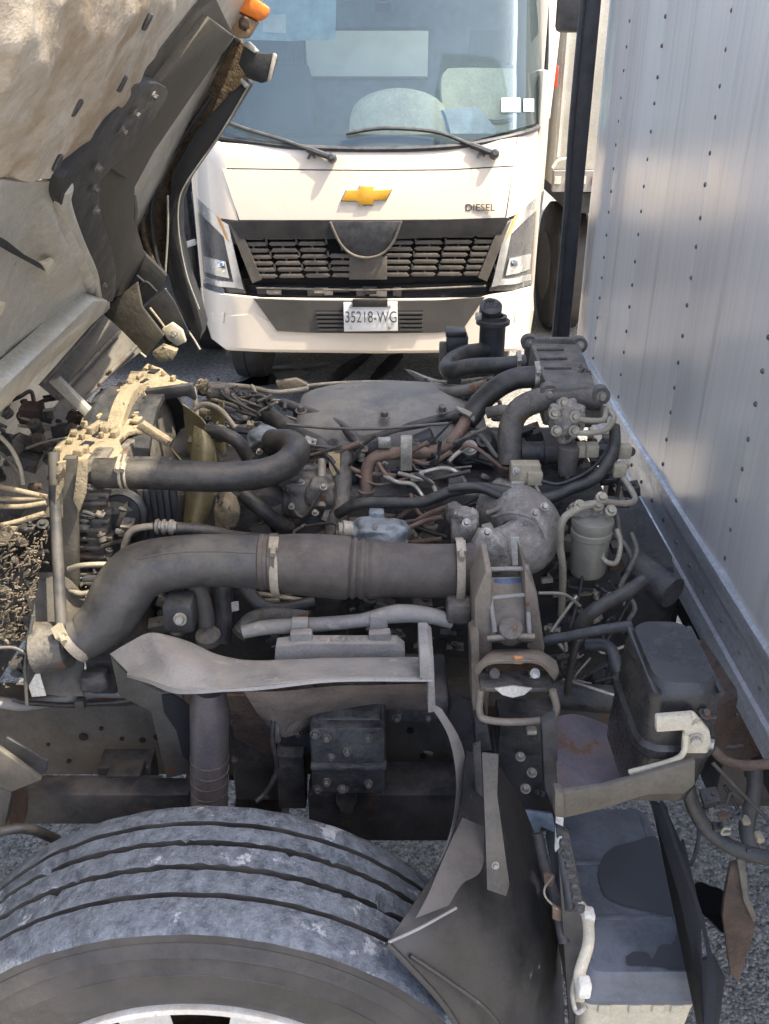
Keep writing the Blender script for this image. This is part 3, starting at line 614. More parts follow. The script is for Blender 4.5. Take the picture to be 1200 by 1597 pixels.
G().lathe(Pc, (1, 0, 0), [(0, 41*kc), (.004, 44*kc), (.012, 44*kc), (.014, 42.5*kc), (.02, 42.5*kc), (.022, 45*kc), (.036, 46*kc), (.038, 42*kc)], 40).mk('duct_collar', M['hose_brown'], duct, smooth=40)
Pn = [U(a, b, Y=c-.075) for a, b, c in [(215, 872, 1.51), (270, 862, 1.52), (340, 860, 1.53), (400, 863, 1.53)]]
G().tube(spline(Pn, 8), .0018, 6).mk('mould_line', M['hose'], duct)
for px, r in ((432, 45), (716, 49)):
    P0 = U(px, 882 if px < 500 else 890, Y=1.53); clamp(P0, P0+V((1, 0, .0)), r*pxm(P0), rh, w_=.016, m=M['pipe'])
P0 = U(116, 1000, Y=1.44); clamp(P0, U(135, 985, Y=1.45), 34*pxm(P0), duct, w_=.018, m=M['pipe'])
G().lathe(U(60, 1010, Y=1.45), (1, 0, .1), [(0, 0), (0, .05), (.06, .045), (.06, 0)], 24).mk('duct_stub', M['castiron'], TR)

# ---- radiator pack on the left
def tri(a, b, c, d, Ys, th, m, name, label=None, **k): return plate(name, [a, b, c, d], Ys, th, m, TR, label, **k)
# top plate runs from near (x90,y720) to far (x260,y580)
def topz(px, py, z): return U(px, py, Z=z)
ZR = 1.37
out = [(82, 703), (90, 690), (104, 684), (110, 668), (124, 664), (128, 650), (141, 646), (141, 630), (152, 620), (160, 606), (176, 606), (186, 594), (196, 596), (204, 578), (218, 578), (230, 566), (253, 574), (268, 588), (300, 598), (282, 612), (256, 614), (240, 628), (246, 640), (222, 658), (226, 668), (200, 672), (186, 686), (192, 700), (180, 716), (147, 728), (120, 722), (92, 724)]
G().prism([topz(a, b, ZR) for a, b in out], (0, 0, -1), .014).mk('radiator_top_plate', M['dustplate'], TR, 'sunlit dust caked top plate of the radiator', bev=.003)
for a, b, c, d in [(215, 608, 26, 7), (180, 644, 28, 7), (200, 626, 20, 4), (134, 694, 20, 13), (240, 579, 14, 10), (152, 676, 18, 4), (205, 643, 18, 4), (165, 663, 14, 3), (225, 594, 14, 4)]:
    P = topz(a, b, ZR+.002); k = pxm(P)
    G().box(P, (d*k*1.2, c*k*1.3, .004), Matrix.Rotation(-.25, 3, 'Z')).mk('slot', M['void'], TR)  # dark bars laid on the plate stand in for shade in slots
for i in range(26):
    q = random.random(); px = 105+150*q+random.uniform(-12, 25); py = 705-120*q+random.uniform(-8, 22); P = topz(px, py, ZR+.006); s = random.uniform(.008, .02)
    G().box(P, (s, s*random.uniform(.8, 2.4), random.uniform(.006, .02)), Matrix.Rotation(random.uniform(-.4, .4), 3, 'Z')).mk('clip', M['dustplate'], TR, bev=.002)
for i in range(11):
    q = i/10; px = 92+150*q; py = 702-128*q; P = topz(px, py, ZR+.004)
    G().box(P+V((-.006+random.uniform(-.01, .01), 0, .002)), (random.uniform(.008, .02), random.uniform(.012, .04), .012), Matrix.Rotation(random.uniform(-.3, .3), 3, 'Z')).mk('tab', M['dustplate'], TR, bev=.003)
pr = topz(88, 712, ZR); pf = topz(265, 585, ZR)
G().box(((pr.x+pf.x)/2+.02, (pr.y+pf.y)/2, 1.05), (.09, (pf.y-pr.y), .60)).mk('radiator_core', M['castiron'], TR, 'radiator core', bev=.005)
hose('side_post', [(84, 705, 1.62), (86, 780, 1.58), (92, 900, 1.50), (96, 985, 1.44)], 9, M['hose'], TR, 'grey tube down the near edge of the radiator', n=10)
plate('side_channel', [(98, 715), (118, 715), (122, 960), (108, 985), (98, 985)], 1.60, .02, M['chassis'], TR)
plate('sun_post_strip', [(122, 720), (136, 716), (134, 770), (124, 800), (114, 780)], 1.585, .01, M['dustplate'], TR)  # pale plates put the sunlit strips on the posts into the colour
plate('sun_post_strip', [(88, 722), (102, 720), (98, 760), (86, 790)], 1.565, .01, M['dustplate'], TR)
pbox('radiator_side_tank', 116, 740, 182, 945, 1.66, .15, M['castiron'], TR, bev=.01)
for i in range(13):
    y = 755+i*14; pbox('tank_rib', 112+random.uniform(0, 5), y, 172+random.uniform(-12, 4), y+6, 1.65, .02, M['castiron'], TR, bev=.002)
clutter(115, 740, 200, 930, 1.60, 1.66, 26, ['castiron', 'darkcast', 'chassis', 'black'], s=(8, 24))
hose('oil_line', [(108, 887, 1.56), (125, 882, 1.55), (150, 880, 1.55), (176, 880, 1.56)], 4, M['pipe'], TR)
hose('oil_line', [(110, 920, 1.56), (128, 926, 1.55), (150, 920, 1.55), (168, 906, 1.56)], 4.5, M['pipe'], TR)
# fan shroud drum
a = U(165, 765, Y=1.98); g = G()
SR = .27; cx = U(170, 770, Y=2.05).x
for nm, x0, x1, r0, m in [('fan_shroud', cx, cx+.16, SR, 'black')]:
    g.lathe((x0, 2.06, 1.12), (1, 0, 0), [(0, r0*1.03), (.02, r0*1.06), (.03, r0), (.08, r0*.99), (.1, r0*.97), (.115, r0*.97), (.12, r0*1.02), (.16, r0*1.02), (.16, r0*.97), (.03, r0*.93)], 64)
    g.mk(nm, M[m], TR, 'black drum shaped fan shroud')
# shroud top strap lit by the sun
G().lathe((cx+.06, 2.06, 1.12), (1, 0, 0), [(0, SR*.98), (0, SR*1.07), (.035, SR*1.07), (.035, SR*.98)], 64).mk('shroud_band', M['dustplate'], TR)
pbox('shroud_panel', 172, 715, 285, 850, 1.74, .02, M['black'], TR, 'black shroud side panel', bev=.01)
for i in range(6): pbox('panel_rib', 222+i*10, 765, 225+i*10, 848, 1.735, .01, M['black'], TR, bev=.001)
G().lathe(U(190, 800, Y=1.72), (0, -1, .2), [(0, 0), (0, .055), (.012, .055), (.015, .045), (.008, .04), (.008, 0)], 32).mk('round_cap', M['black'], TR)
plate('sun_strip', [(180, 820), (192, 788), (200, 782), (198, 800), (186, 822)], 1.70, .004, M['dustplate'], TR)  # pale plate puts a streak of sun on the panel into the colour
plate('shroud_brace', [(212, 668), (222, 660), (268, 690), (262, 698)], 1.86, .02, M['dustplate'], TR)
plate('shroud_brace', [(225, 610), (300, 600), (305, 625), (290, 618), (235, 628)], 2.08, .02, M['black'], TR)
# fan
fc = V((U(330, 760, Y=2.06).x, 2.06, 1.12))
fan = bpy.data.objects.new('cooling_fan', None); link(fan); fan.parent = TR; WL[fan.name] = fc; fan.location = fc-WL[TR.name]; fan['label'] = 'yellowed plastic cooling fan'
G().lathe(fc-V((.03, 0, 0)), (1, 0, 0), [(0, 0), (0, .07), (.06, .08), (.06, 0)], 32).mk('fan_hub', M['yellow'], fan)
for k in range(9):
    q = k*2*math.pi/9+.35; d = V((0, math.cos(q), math.sin(q))); t = V((0, -math.sin(q), math.cos(q))); rows = []
    for i in range(7):
        r = .07+.17*i/6; rows.append([fc+d*r+t*(s*(.035+.03*i/6))+V((s*.045-.01*abs(s), 0, 0)) for s in (-1, -.5, 0, .5, 1)])
    G().grid(rows, .004, (1, 0, 0)).mk('fan_blade', M['yellow'], fan, smooth=60)
sheet('fan_guard', [[(302, 664, 1.90), (318, 672, 1.86), (332, 684, 1.92)], [(298, 700, 1.86), (322, 705, 1.82), (338, 712, 1.90)], [(290, 765, 1.84), (312, 780, 1.80), (342, 772, 1.88)], [(284, 840, 1.80), (300, 838, 1.78), (318, 820, 1.84)]], M['yellow'], TR, th=.004)
sheet('pulley_cover', [[(338, 770, 1.8), (352, 765, 1.79), (368, 775, 1.8)], [(334, 800, 1.79), (355, 800, 1.77), (374, 800, 1.79)], [(338, 826, 1.8), (355, 832, 1.79), (368, 822, 1.8)]], M['dustplate'], TR, 'sunlit chipped pulley cover', th=.01, crumple=.01, cs=30)

# ---- hoses of the engine, left to right
h1 = hose('radiator_hose', [(150, 738, 1.66), (200, 738, 1.66), (270, 741, 1.67), (340, 744, 1.69), (400, 740, 1.72), (440, 728, 1.76), (462, 706, 1.82), (452, 692, 1.88), (425, 690, 1.93)], 23, M['rubber'], TR, 'long black radiator hose', seg=24, n=10)
P0 = U(192, 738, Y=1.66); clamp(P0, P0+V((1, 0, 0)), 23.5*pxm(P0), h1, w_=.006, m=M['pipe']); P0 = U(200, 738, Y=1.66); clamp(P0, P0+V((1, 0, 0)), 23.5*pxm(P0), h1, w_=.005, m=M['pipe'])
hose('heater_hose', [(395, 632, 2.16), (430, 655, 2.1), (465, 680, 2.02), (502, 700, 1.96), (505, 730, 1.92)], 15, M['rubber'], TR, 'black hose crossing the engine diagonally', seg=18)
hose('heater_hose', [(322, 672, 1.92), (345, 676, 1.91), (370, 688, 1.9), (388, 715, 1.9)], 11, M['rubber'], TR, seg=16)
hose('heater_hose', [(380, 770, 1.82), (405, 792, 1.80), (430, 812, 1.80), (452, 822, 1.82)], 12, M['rubber'], TR, seg=16)
hose('heater_hose', [(440, 628, 2.15), (490, 645, 2.1), (530, 662, 2.04), (558, 690, 1.98), (565, 718, 1.95)], 8, M['hose'], TR, seg=14)
hose('heater_hose', [(460, 645, 2.14), (510, 650, 2.1), (560, 675, 2.04), (560, 720, 1.98)], 6, M['rubber'], TR, seg=12)
hose('pressure_pipe', [(193, 862, 1.60), (196, 845, 1.60), (208, 826, 1.60), (240, 820, 1.60)], 5.5, M['pipe'], TR, 'bent beige pressure pipe', seg=14)
g = G(); P0 = U(243, 821, Y=1.60); k = pxm(P0)
g.lathe(P0, (1, 0, -.05), [(0, 0), (0, 11*k), (.006, 12*k), (.008, 9*k), (.012, 9*k), (.014, 12*k), (.02, 12*k), (.022, 9*k), (.026, 9*k), (.028, 12*k), (.034, 12*k), (.038, 9*k), (.042, 9*k), (.042, 0)], 24).mk('crimp_sleeve', M['steel'], TR)
hose('pressure_hose', [(275, 824, 1.60), (320, 828, 1.61), (370, 838, 1.64), (420, 842, 1.7)], 10, M['rubber'], TR, seg=16)
# thermostat housing and pump
def lump(name, px, py, Y, rx, ry, rz, m, label=None, seed=0, amp=.18, parent=None):
    c = U(px, py, Y=Y); k = pxm(c); bm = bmesh.new(); bmesh.ops.create_icosphere(bm, subdivisions=4, radius=1)
    vs = []
    for v in bm.verts:
        p = v.co.copy(); q = V([math.copysign(abs(a)**.72, a) for a in p]); q *= 1+amp*noise.noise(p*1.7+V((seed, 0, 0)))+.03*noise.noise(p*6)
        vs.append(c+V((q.x*rx*k, q.y*ry*k, q.z*rz*k)))
    fs = [tuple(v.index for v in f.verts) for f in bm.faces]; bm.free()
    return mk(name, vs, fs, m, parent or TR, label, smooth=40)
lump('thermostat_housing', 412, 690, 1.98, 26, 24, 24, M['bluealu'], 'blue grey thermostat housing', 1)
lump('water_pump', 340, 610, 2.2, 18, 16, 14, M['castiron'], None, 2)
lump('oil_pump_body', 470, 775, 1.86, 34, 22, 30, M['castiron'], 'grey cast pump body', 3, .35)
lump('throttle_body', 500, 770, 1.84, 22, 16, 24, M['castiron'], None, 4, .3)
pbox('pump_arm', 432, 742, 520, 762, 1.86, .05, M['castiron'], TR, bev=.008)
hose('coolant_pipe', [(536, 690, 1.93), (534, 730, 1.90), (532, 780, 1.86), (520, 840, 1.8)], 16, M['castiron'], TR, 'upright cast coolant pipe', seg=18)
hose('sensor_body', [(502, 715, 1.88), (502, 745, 1.86), (502, 790, 1.82)], 7, M['pipe'], TR, seg=12)
plate('paper_tag', [(512, 706), (530, 704), (531, 740), (520, 742), (514, 730)], 1.875, .002, M['tanlabel'], TR, 'tan paper tag stuck on the upright pipe', bev=0)
bolts(TR, [(470, 752, 1.84), (492, 800, 1.8), (455, 790, 1.82), (505, 760, 1.8), (415, 680, 1.93), (405, 705, 1.93), (545, 620, 2.2), (660, 612, 2.25)], r=.008)
lump('starter_motor', 592, 832, 1.72, 46, 26, 22, M['bluealu'], 'blue grey cast pump under the coolant hose', 5, .3)
pbox('motor_flange', 575, 800, 600, 818, 1.74, .03, M['bluealu'], TR, bev=.006)
g = G(); P0 = U(548, 828, Y=1.70); g.lathe(P0, (-1, -.2, .2), [(0, 0), (0, .02), (.02, .022), (.022, .016), (.03, .016), (.03, .010), (.012, .009)], 20).mk('motor_terminal', M['steel'], TR)
bolts(TR, [(585, 822, 1.70), (620, 832, 1.70), (632, 845, 1.70), (600, 845, 1.69)], r=.007, n=(0, -1, .3))
# copper-brown pipe with bracket
cp = hose('return_pipe', [(730, 650, 1.98), (712, 680, 1.94), (685, 702, 1.92), (640, 706, 1.91), (595, 710, 1.90), (574, 728, 1.89), (572, 768, 1.87)], 10, M['rustpipe'], TR, 'rust brown metal pipe bending across the engine', seg=18, n=10)
pbox('pipe_bracket', 625, 683, 643, 735, 1.86, .02, M['steel'], TR, 'bright pipe bracket', bev=.003)
pbox('pipe_bracket', 590, 686, 610, 700, 1.89, .02, M['steel'], TR, bev=.003)
G().lathe(U(572, 764, Y=1.87), (0, 0, -1), [(0, 0), (0, .02), (.012, .02), (.012, 0)], 18).mk('pipe_union', M['castiron'], TR)
for k, pts in enumerate([[(600, 742, 1.86), (620, 752, 1.84), (645, 756, 1.84), (662, 778, 1.82)], [(622, 738, 1.86), (650, 745, 1.84), (672, 752, 1.84), (682, 772, 1.82)], [(655, 738, 1.87), (690, 730, 1.87), (712, 736, 1.86), (726, 752, 1.85)], [(700, 720, 1.88), (715, 706, 1.9), (733, 697, 1.91)], [(590, 722, 1.88), (602, 740, 1.86), (614, 748, 1.85)], [(640, 770, 1.82), (648, 792, 1.80), (662, 806, 1.79), (690, 798, 1.79)]]):
    hose('injector_pipe', pts, 3.6, M['steel'] if k < 4 else M['rustpipe'], TR, 'bright bent injector pipe' if k == 0 else None, seg=10)
g = G(); P0 = U(733, 698, Y=1.93); g.lathe(P0, (-.1, -.8, .6), [(-.03, 0), (-.03, .018), (0, .018), (.0, .012), (.006, .012), (.006, 0)], 20).mk('round_fitting', M['steel'], TR)
lump('injector_block', 680, 745, 1.92, 42, 22, 16, M['castiron'], None, 6, .35); lump('manifold_end', 740, 700, 2.0, 34, 22, 32, M['darkcast'], None, 7, .2)
pbox('injector_clip', 640, 745, 662, 752, 1.84, .03, M['steel'], TR); pbox('injector_clip', 700, 742, 722, 760, 1.85, .03, M['alu'], TR)
# wiring harness across
hs = hose('wiring_harness', [(528, 802, 1.80), (555, 788, 1.78), (600, 783, 1.77), (655, 782, 1.76), (705, 766, 1.76), (760, 762, 1.76), (800, 768, 1.75), (850, 776, 1.74), (895, 762, 1.74), (935, 738, 1.76), (958, 700, 1.80), (958, 665, 1.86)], 9, M['rubber'], TR, 'thick wiring harness sleeve across the engine', seg=14, wob=.004)
hose('wiring_harness', [(700, 762, 1.755), (745, 760, 1.75), (800, 782, 1.74), (838, 790, 1.74)], 7, M['rubber'], TR, seg=12)
# ---- right rear of engine: EGR cooler
ZE = 1.46
q4 = [(826, 533), (905, 536), (932, 604), (852, 600)]
T4 = [U(a, b, Z=ZE) for a, b in q4]
eg = G().prism(T4, (0, 0, -1), .10).mk('gas_cooler', M['castiron'], TR, 'ribbed cast exhaust gas cooler', bev=.008)
for i in range(3):
    t = .2+.22*i; a = T4[0].lerp(T4[3], t); b = T4[1].lerp(T4[2], t); a, b = a.lerp(b, .08), a.lerp(b, .62); mid = (a+b)/2
    G().box(mid+V((0, 0, .003)), ((b-a).length, .012, .008)).mk('cooler_rib', M['castiron'], eg, bev=.003)
for (a, b), (c, d) in [((T4[3], T4[2]), (-.03, .02)), ((T4[0], T4[1]), (.015, .03))]:
    m_ = (a+b)/2; G().box(m_+V((0, c, -.035)), ((b-a).length*1.15, .02, .09)).mk('cooler_flange', M['castiron'], eg, bev=.008)
    for p in (a, b): G().lathe(p+V((0, c-.01, -.005)), (0, -1, 0), [(-.02, 0), (-.02, .020), (.006, .020), (.006, 0)], 20).mk('flange_ear', M['castiron'], eg)
    for p in (a, b): G().bolt(p+V((0, c-.017, -.004)), (0, -1, 0), .011, .012).mk('flange_bolt', M['steel'], eg, smooth=30)
bolts(TR, [(905, 577, 2.08), (918, 583, 2.05), (850, 540, 2.3)], r=.008, n=(0, 0, 1), m=M['castiron'])
for a in (0, 1): hose('cooler_sprig', [(900+a*8, 585, 2.05), (908+a*6, 576, 2.05), (912-a*6, 568, 2.06)], 3, M['castiron'], TR)
hose('gas_pipe', [(938, 622, 1.92), (895, 618, 1.93), (850, 622, 1.93), (812, 638, 1.93), (796, 670, 1.92), (795, 722, 1.90)], 19, M['castiron'], TR, 'thick cast exhaust gas pipe', seg=22, n=10)
hose('gas_pipe_flange', [(760, 644, 1.95), (785, 640, 1.94), (800, 648, 1.93), (786, 690, 1.92)], 9, M['castiron'], TR)
G().lathe(U(795, 722, Y=1.90), (0, 0, -1), [(0, 0), (0, .035), (.018, .035), (.018, 0)], 22).mk('pipe_collar', M['rust'], TR)
hose('rubber_elbow', [(840, 588, 2.0), (808, 590, 2.0), (780, 602, 2.0), (752, 625, 2.0), (738, 645, 1.99), (728, 656, 1.98)], 17, M['rubber'], TR, 'black rubber elbow hose', seg=20)
P0 = U(836, 588, Y=2.0); clamp(P0, P0+V((1, 0, 0)), 17.5*pxm(P0), TR, w_=.010); P0 = U(731, 652, Y=1.98); clamp(P0, U(724, 662, Y=1.97), 14*pxm(P0), TR, w_=.010)
hose('breather_hose', [(728, 648, 2.02), (690, 655, 2.05), (650, 662, 2.06), (600, 676, 2.04), (556, 688, 2.0)], 9, M['rubber'], TR, seg=14)
hose('rubber_elbow', [(820, 566, 2.2), (780, 570, 2.2), (735, 572, 2.22), (702, 578, 2.24), (700, 568, 2.3), (722, 552, 2.36), (758, 546, 2.4)], 13, M['rubber'], TR, 'black folded breather hose at the back', seg=18)
P0 = U(808, 567, Y=2.2); clamp(P0, P0+V((1, 0, 0)), 13.5*pxm(P0), TR, w_=.010)
hose('rubber_elbow', [(760, 600, 2.15), (720, 610, 2.16), (690, 612, 2.2), (660, 606, 2.28)], 9, M['castiron'], TR)
hose('support_rod', [(640, 580, 2.6), (690, 596, 2.42), (760, 590, 2.3)], 3, M['steel'], TR)
# filler neck
g = G(); P0 = U(766, 560, Y=2.42); top = U(766, 492, Y=2.42); k = pxm(P0); L_ = top.z-P0.z
g.lathe(P0, (0, 0, 1), [(0, 20*k), (L_*.8, 20*k), (L_*.82, 26*k), (L_*.9, 26*k), (L_*.92, 21*k), (L_, 21*k), (L_, 16*k), (L_*.5, 15*k)], 32)
nk = g.mk('filler_neck', M['black'], TR, 'open black filler neck standing at the back of the engine')
hose('neck_cap', [(752, 484, 2.42), (764, 468, 2.42), (778, 484, 2.42)], 4, M['black'], TR)
G().lathe(U(765, 486, Y=2.42), (0, -.5, .9), [(0, 0), (0, .03), (.02, .03), (.024, .022), (.024, 0)], 28).mk('neck_strainer', M['black'], TR)
for i in range(5): G().box(U(756+i*5, 482, Y=2.40), (.004, .006, .035)).mk('strainer_bar', M['castiron'], TR)
pbox('neck_lug', 742, 488, 752, 500, 2.40, .01, M['steel'], TR)
pbox('fuse_holder', 698, 524, 730, 552, 2.40, .05, M['black'], TR, 'small black box beside the filler neck', bev=.006)
pbox('fuse_holder_lid', 696, 517, 728, 527, 2.395, .055, M['dgrille'], TR, bev=.004)
pbox('holder_bracket', 686, 535, 697, 580, 2.41, .02, M['castiron'], TR)
plate('heat_shield', [(632, 577), (640, 577), (676, 598), (660, 600)], 2.5, .004, M['steel'], TR)
# EGR valve
vl = lump('gas_valve', 884, 655, 1.84, 24, 18, 32, M['alu'], 'cast aluminium gas valve with bolts', 8, .3)
lump('gas_valve_boss', 868, 640, 1.83, 12, 10, 10, M['alu'], None, 9, .2); lump('gas_valve_boss', 900, 640, 1.84, 12, 10, 10, M['alu'], None, 10, .2)
for a, b in [(865, 645), (898, 650), (896, 672), (868, 672), (880, 628)]:
    G().bolt(U(a, b, Y=1.80), (0, -1, .4), .012, .010).mk('valve_bolt', M['pipe'], TR, smooth=30)
hose('valve_pipe', [(900, 654, 1.82), (925, 656, 1.82), (942, 654, 1.83), (946, 638, 1.86)], 4.5, M['pipe'], TR, 'thin beige pipe from the gas valve')
hose('valve_pipe', [(900, 675, 1.80), (925, 675, 1.80), (946, 670, 1.81), (958, 652, 1.84), (950, 640, 1.86)], 4.5, M['pipe'], TR)
G().lathe(U(812, 706, Y=1.92), (1, 0, 0), [(0, 0), (0, .026), (.05, .026), (.052, .030), (.06, .030), (.06, .026), (.14, .026), (.14, 0)], 26).mk('actuator_body', M['darkcast'], TR)
G().lathe(U(886, 718, Y=1.82), (0, 0, 1), [(-.03, 0), (-.03, .018), (.0, .022), (.03, .022), (.03, 0)], 22).mk('valve_stem_housing', M['castiron'], TR)
hose('valve_rod', [(886, 728, 1.81), (885, 745, 1.81)], 2.5, M['steel'], TR)
sn = pbox('map_sensor', 798, 725, 842, 756, 1.80, .03, M['connector'], TR, 'tan plastic sensor on the pipe', bev=.004)
pbox('sensor_plug', 824, 738, 846, 758, 1.79, .03, M['connector'], TR, bev=.003); pbox('sensor_foot', 798, 752, 818, 762, 1.795, .02, M['label'], TR)
G().bolt(U(806, 735, Y=1.795), (0, -1, .5), .009).mk('sensor_screw', M['steel'], TR)
hose('sensor_wire', [(845, 750, 1.79), (870, 755, 1.78), (900, 745, 1.78), (930, 725, 1.8), (955, 690, 1.84)], 3, M['black'], TR)
hose('sensor_wire', [(836, 758, 1.79), (842, 776, 1.76), (820, 778, 1.76)], 3, M['steel'], TR)
for a, b, c in [(912, 706, 1.82), (925, 706, 1.81), (976, 708, 1.82), (968, 737, 1.76)]:
    pbox('wire_connector', a-9, b-10, a+9, b+9, c, .03, M['connector'], TR, bev=.004)
hose('fuel_line', [(972, 745, 1.74), (985, 765, 1.72), (990, 780, 1.70), (975, 785, 1.68), (935, 782, 1.66)], 5, M['pipe'], TR, 'pale fuel line curling beside the box rail')
hose('fuel_line', [(930, 785, 1.62), (900, 795, 1.61), (878, 812, 1.60), (874, 850, 1.60), (878, 890, 1.60), (876, 960, 1.62)], 6, M['pipe'], TR, 'pale fuel line down beside the fuel filter')
# fuel filter
g = G(); P0 = U(915, 895, Y=1.64); k = pxm(P0); tz = U(915, 815, Y=1.64).z-P0.z
g.lathe(P0, (0, 0, 1), [(0, 0), (0, 20*k), (.004, 25*k), (tz*.1, 28*k), (tz*.75, 29*k), (tz*.77, 31*k), (tz*.86, 31*k), (tz*.88, 29*k), (tz, 32*k), (tz*1.08, 31*k), (tz*1.12, 20*k), (tz*1.12, 0)], 36)
g.mk('fuel_filter', mat('filter_can', (.30, .29, .24), .35, .4, (.30, .27, .2), .45, .2, 9, .1, 60), TR, 'grey green fuel filter canister')
lump('filter_head', 915, 795, 1.66, 28, 18, 10, M['alu'], None, 12, .3)
for a, b in [(902, 792), (930, 792), (950, 800), (936, 780)]: G().lathe(U(a, b, Y=1.63), (0, -.7, .7), [(0, 0), (0, .012), (.018, .012), (.018, .007), (.028, .007), (.028, 0)], 12).mk('filter_fitting', M['pipe'], TR, smooth=30)
for k_, pts in enumerate([[(950, 830, 1.66), (975, 850, 1.64), (985, 880, 1.62), (968, 915, 1.60), (975, 945, 1.58)], [(962, 800, 1.68), (968, 840, 1.66), (978, 860, 1.64)], [(945, 842, 1.62), (940, 870, 1.61), (960, 878, 1.60), (968, 850, 1.62), (962, 825, 1.64)], [(985, 832, 1.66), (993, 860, 1.62), (980, 890, 1.6)], [(985, 935, 1.56), (990, 950, 1.55), (980, 968, 1.54)]]):
    hose('fuel_line', pts, 4.2, M['castiron'] if k_ != 2 else M['pipe'], TR, seg=10)
hose('rubber_hose', [(1005, 905, 1.50), (975, 925, 1.48), (930, 950, 1.46), (905, 975, 1.46), (895, 1000, 1.47)], 11, M['rubber'], TR, 'black hose beside the reservoir', seg=16)
hose('rubber_hose', [(850, 1000, 1.40), (890, 992, 1.39), (940, 982, 1.38), (985, 975, 1.38)], 8, M['black'], TR, seg=14)
hose('rubber_hose', [(915, 1005, 1.40), (950, 1010, 1.38), (965, 1050, 1.34)], 10, M['black'], TR, seg=14)
hose('rubber_hose', [(885, 1080, 1.44), (890, 1040, 1.42), (900, 1005, 1.42), (912, 990, 1.44)], 6, M['rubber'], TR, seg=12)
hose('rubber_hose', [(1050, 925, 1.60), (1020, 905, 1.64), (985, 880, 1.68)], 26, M['darkcast'], TR, seg=18)
for pts in [[(860, 985, 1.5), (885, 950, 1.52), (900, 930, 1.54)], [(915, 860, 1.62), (905, 920, 1.6), (890, 980, 1.56)], [(880, 1060, 1.46), (920, 1072, 1.42), (960, 1085, 1.40)], [(840, 925, 1.5), (880, 927, 1.52), (905, 945, 1.54)]]:
    hose('thin_line', pts, 2.6, M['steel'] if pts[0][0] != 915 else M['black'], TR, seg=8)
# turbo elbow
tb = hose('turbo_elbow', [(742, 862, 1.62), (780, 862, 1.63), (818, 850, 1.65), (826, 822, 1.70), (806, 800, 1.75), (765, 792, 1.80)], 34, M['alu'], TR, 'aluminium turbo inlet elbow', seg=30, n=8, radii=[36, 40, 47, 50, 46, 36])
hose('turbo_ridge', [(760, 800, 1.72), (790, 790, 1.71), (820, 792, 1.69), (848, 808, 1.66)], 4, M['alu'], TR)
G().lathe(U(800, 775, Y=1.84), (.1, -.5, .85), [(-.04, .05), (0, .058), (.005, .052), (.005, .045), (.01, .02), (.01, 0)], 40).mk('turbo_housing', M['alu'], TR, 'round turbo housing lid', smooth=35)
lump('turbo_neck', 725, 822, 1.66, 22, 20, 32, M['alu'], 'rough cast branch on the turbo elbow', 14, .25)
lump('turbo_neck', 708, 800, 1.68, 14, 14, 16, M['castiron'], None, 15, .2)
lump('turbo_outlet', 764, 862, 1.58, 30, 24, 40, M['alu'], None, 16, .18)
tl0 = U(762, 862, Y=1.62); G().lathe(tl0, (1, 0, .05), [(-.012, 0), (-.012, .058), (.006, .062), (.01, .058), (.01, 0)], 36).mk('elbow_flange', M['alu'], TR, smooth=35)
hose('casting_seam', [(770, 806, 1.70), (800, 800, 1.66), (835, 812, 1.62), (852, 840, 1.6)], 2.5, M['alu'], TR)
plate('white_label', [(797, 838), (810, 838), (812, 880), (800, 882)], 1.555, .002, M['label'], TR, bev=0)
bolts(TR, [(835, 800, 1.62), (728, 815, 1.60), (760, 830, 1.55), (850, 790, 1.66)], r=.009, n=(0, -.8, .6))
hose('turbo_oil_pipe', [(650, 812, 1.74), (672, 800, 1.72), (700, 790, 1.70)], 4, M['rustpipe'], TR)
hose('turbo_oil_pipe', [(640, 822, 1.72), (665, 812, 1.72), (690, 806, 1.70)], 4, M['rustpipe'], TR)

# ---- below big hose: dusty pipe on two legs
hose('air_pipe', [(380, 985, 1.50), (420, 978, 1.50), (480, 975, 1.49), (560, 968, 1.48), (620, 957, 1.47), (670, 960, 1.47), (705, 970, 1.47)], 11, M['fender'], TR, 'dusty beige pipe on two bracket legs', seg=18, radii=[11, 12, 12, 11, 15, 13, 11])
hose('air_pipe_branch', [(372, 990, 1.53), (395, 966, 1.56), (430, 960, 1.58), (480, 965, 1.58)], 13, M['castiron'], TR, seg=16)
hose('heater_hose', [(380, 915, 1.62), (410, 945, 1.60), (440, 950, 1.60), (490, 940, 1.62)], 11, M['rubber'], TR, seg=14)
pbox('pipe_end', 698, 945, 735, 975, 1.45, .05, M['castiron'], TR, bev=.008)
for x in (452, 575):
    plate('bracket_leg', [(x, 990), (x+34, 988), (x+36, 1002), (x+44, 1024), (x-10, 1024), (x+2, 1005)], 1.43, .02, M['fender'], TR, bev=.003)
    pbox('pipe_saddle', x+2, 962 if x > 500 else 970, x+30, 992, 1.455, .02, M['fender'], TR, bev=.003)
plate('bracket_base', [(430, 1008), (470, 1004), (620, 1004), (632, 1014), (632, 1030), (428, 1030)], 1.42, .03, M['fender'], TR, 'pale toothed bracket base', bev=.003)
for i in range(9): pbox('tooth', 488+i*9, 998, 493+i*9, 1008, 1.43, .01, M['fender'], TR, bev=.001)
pbox('mount_foot', 250, 945, 304, 990, 1.45, .06, M['black'], TR, 'small black mount with a bright bolt', bev=.01)
G().bolt(U(281, 966, Y=1.445), (0, -1, .3), .013, .01).mk('bolt', M['steel'], TR, smooth=30)
hose('strut_tube', [(305, 910, 1.62), (320, 950, 1.60), (325, 1000, 1.58)], 13, M['hose'], TR, seg=14)
hose('strut_tube', [(345, 910, 1.66), (350, 960, 1.64), (345, 1000, 1.62)], 16, M['darkcast'], TR, seg=14)
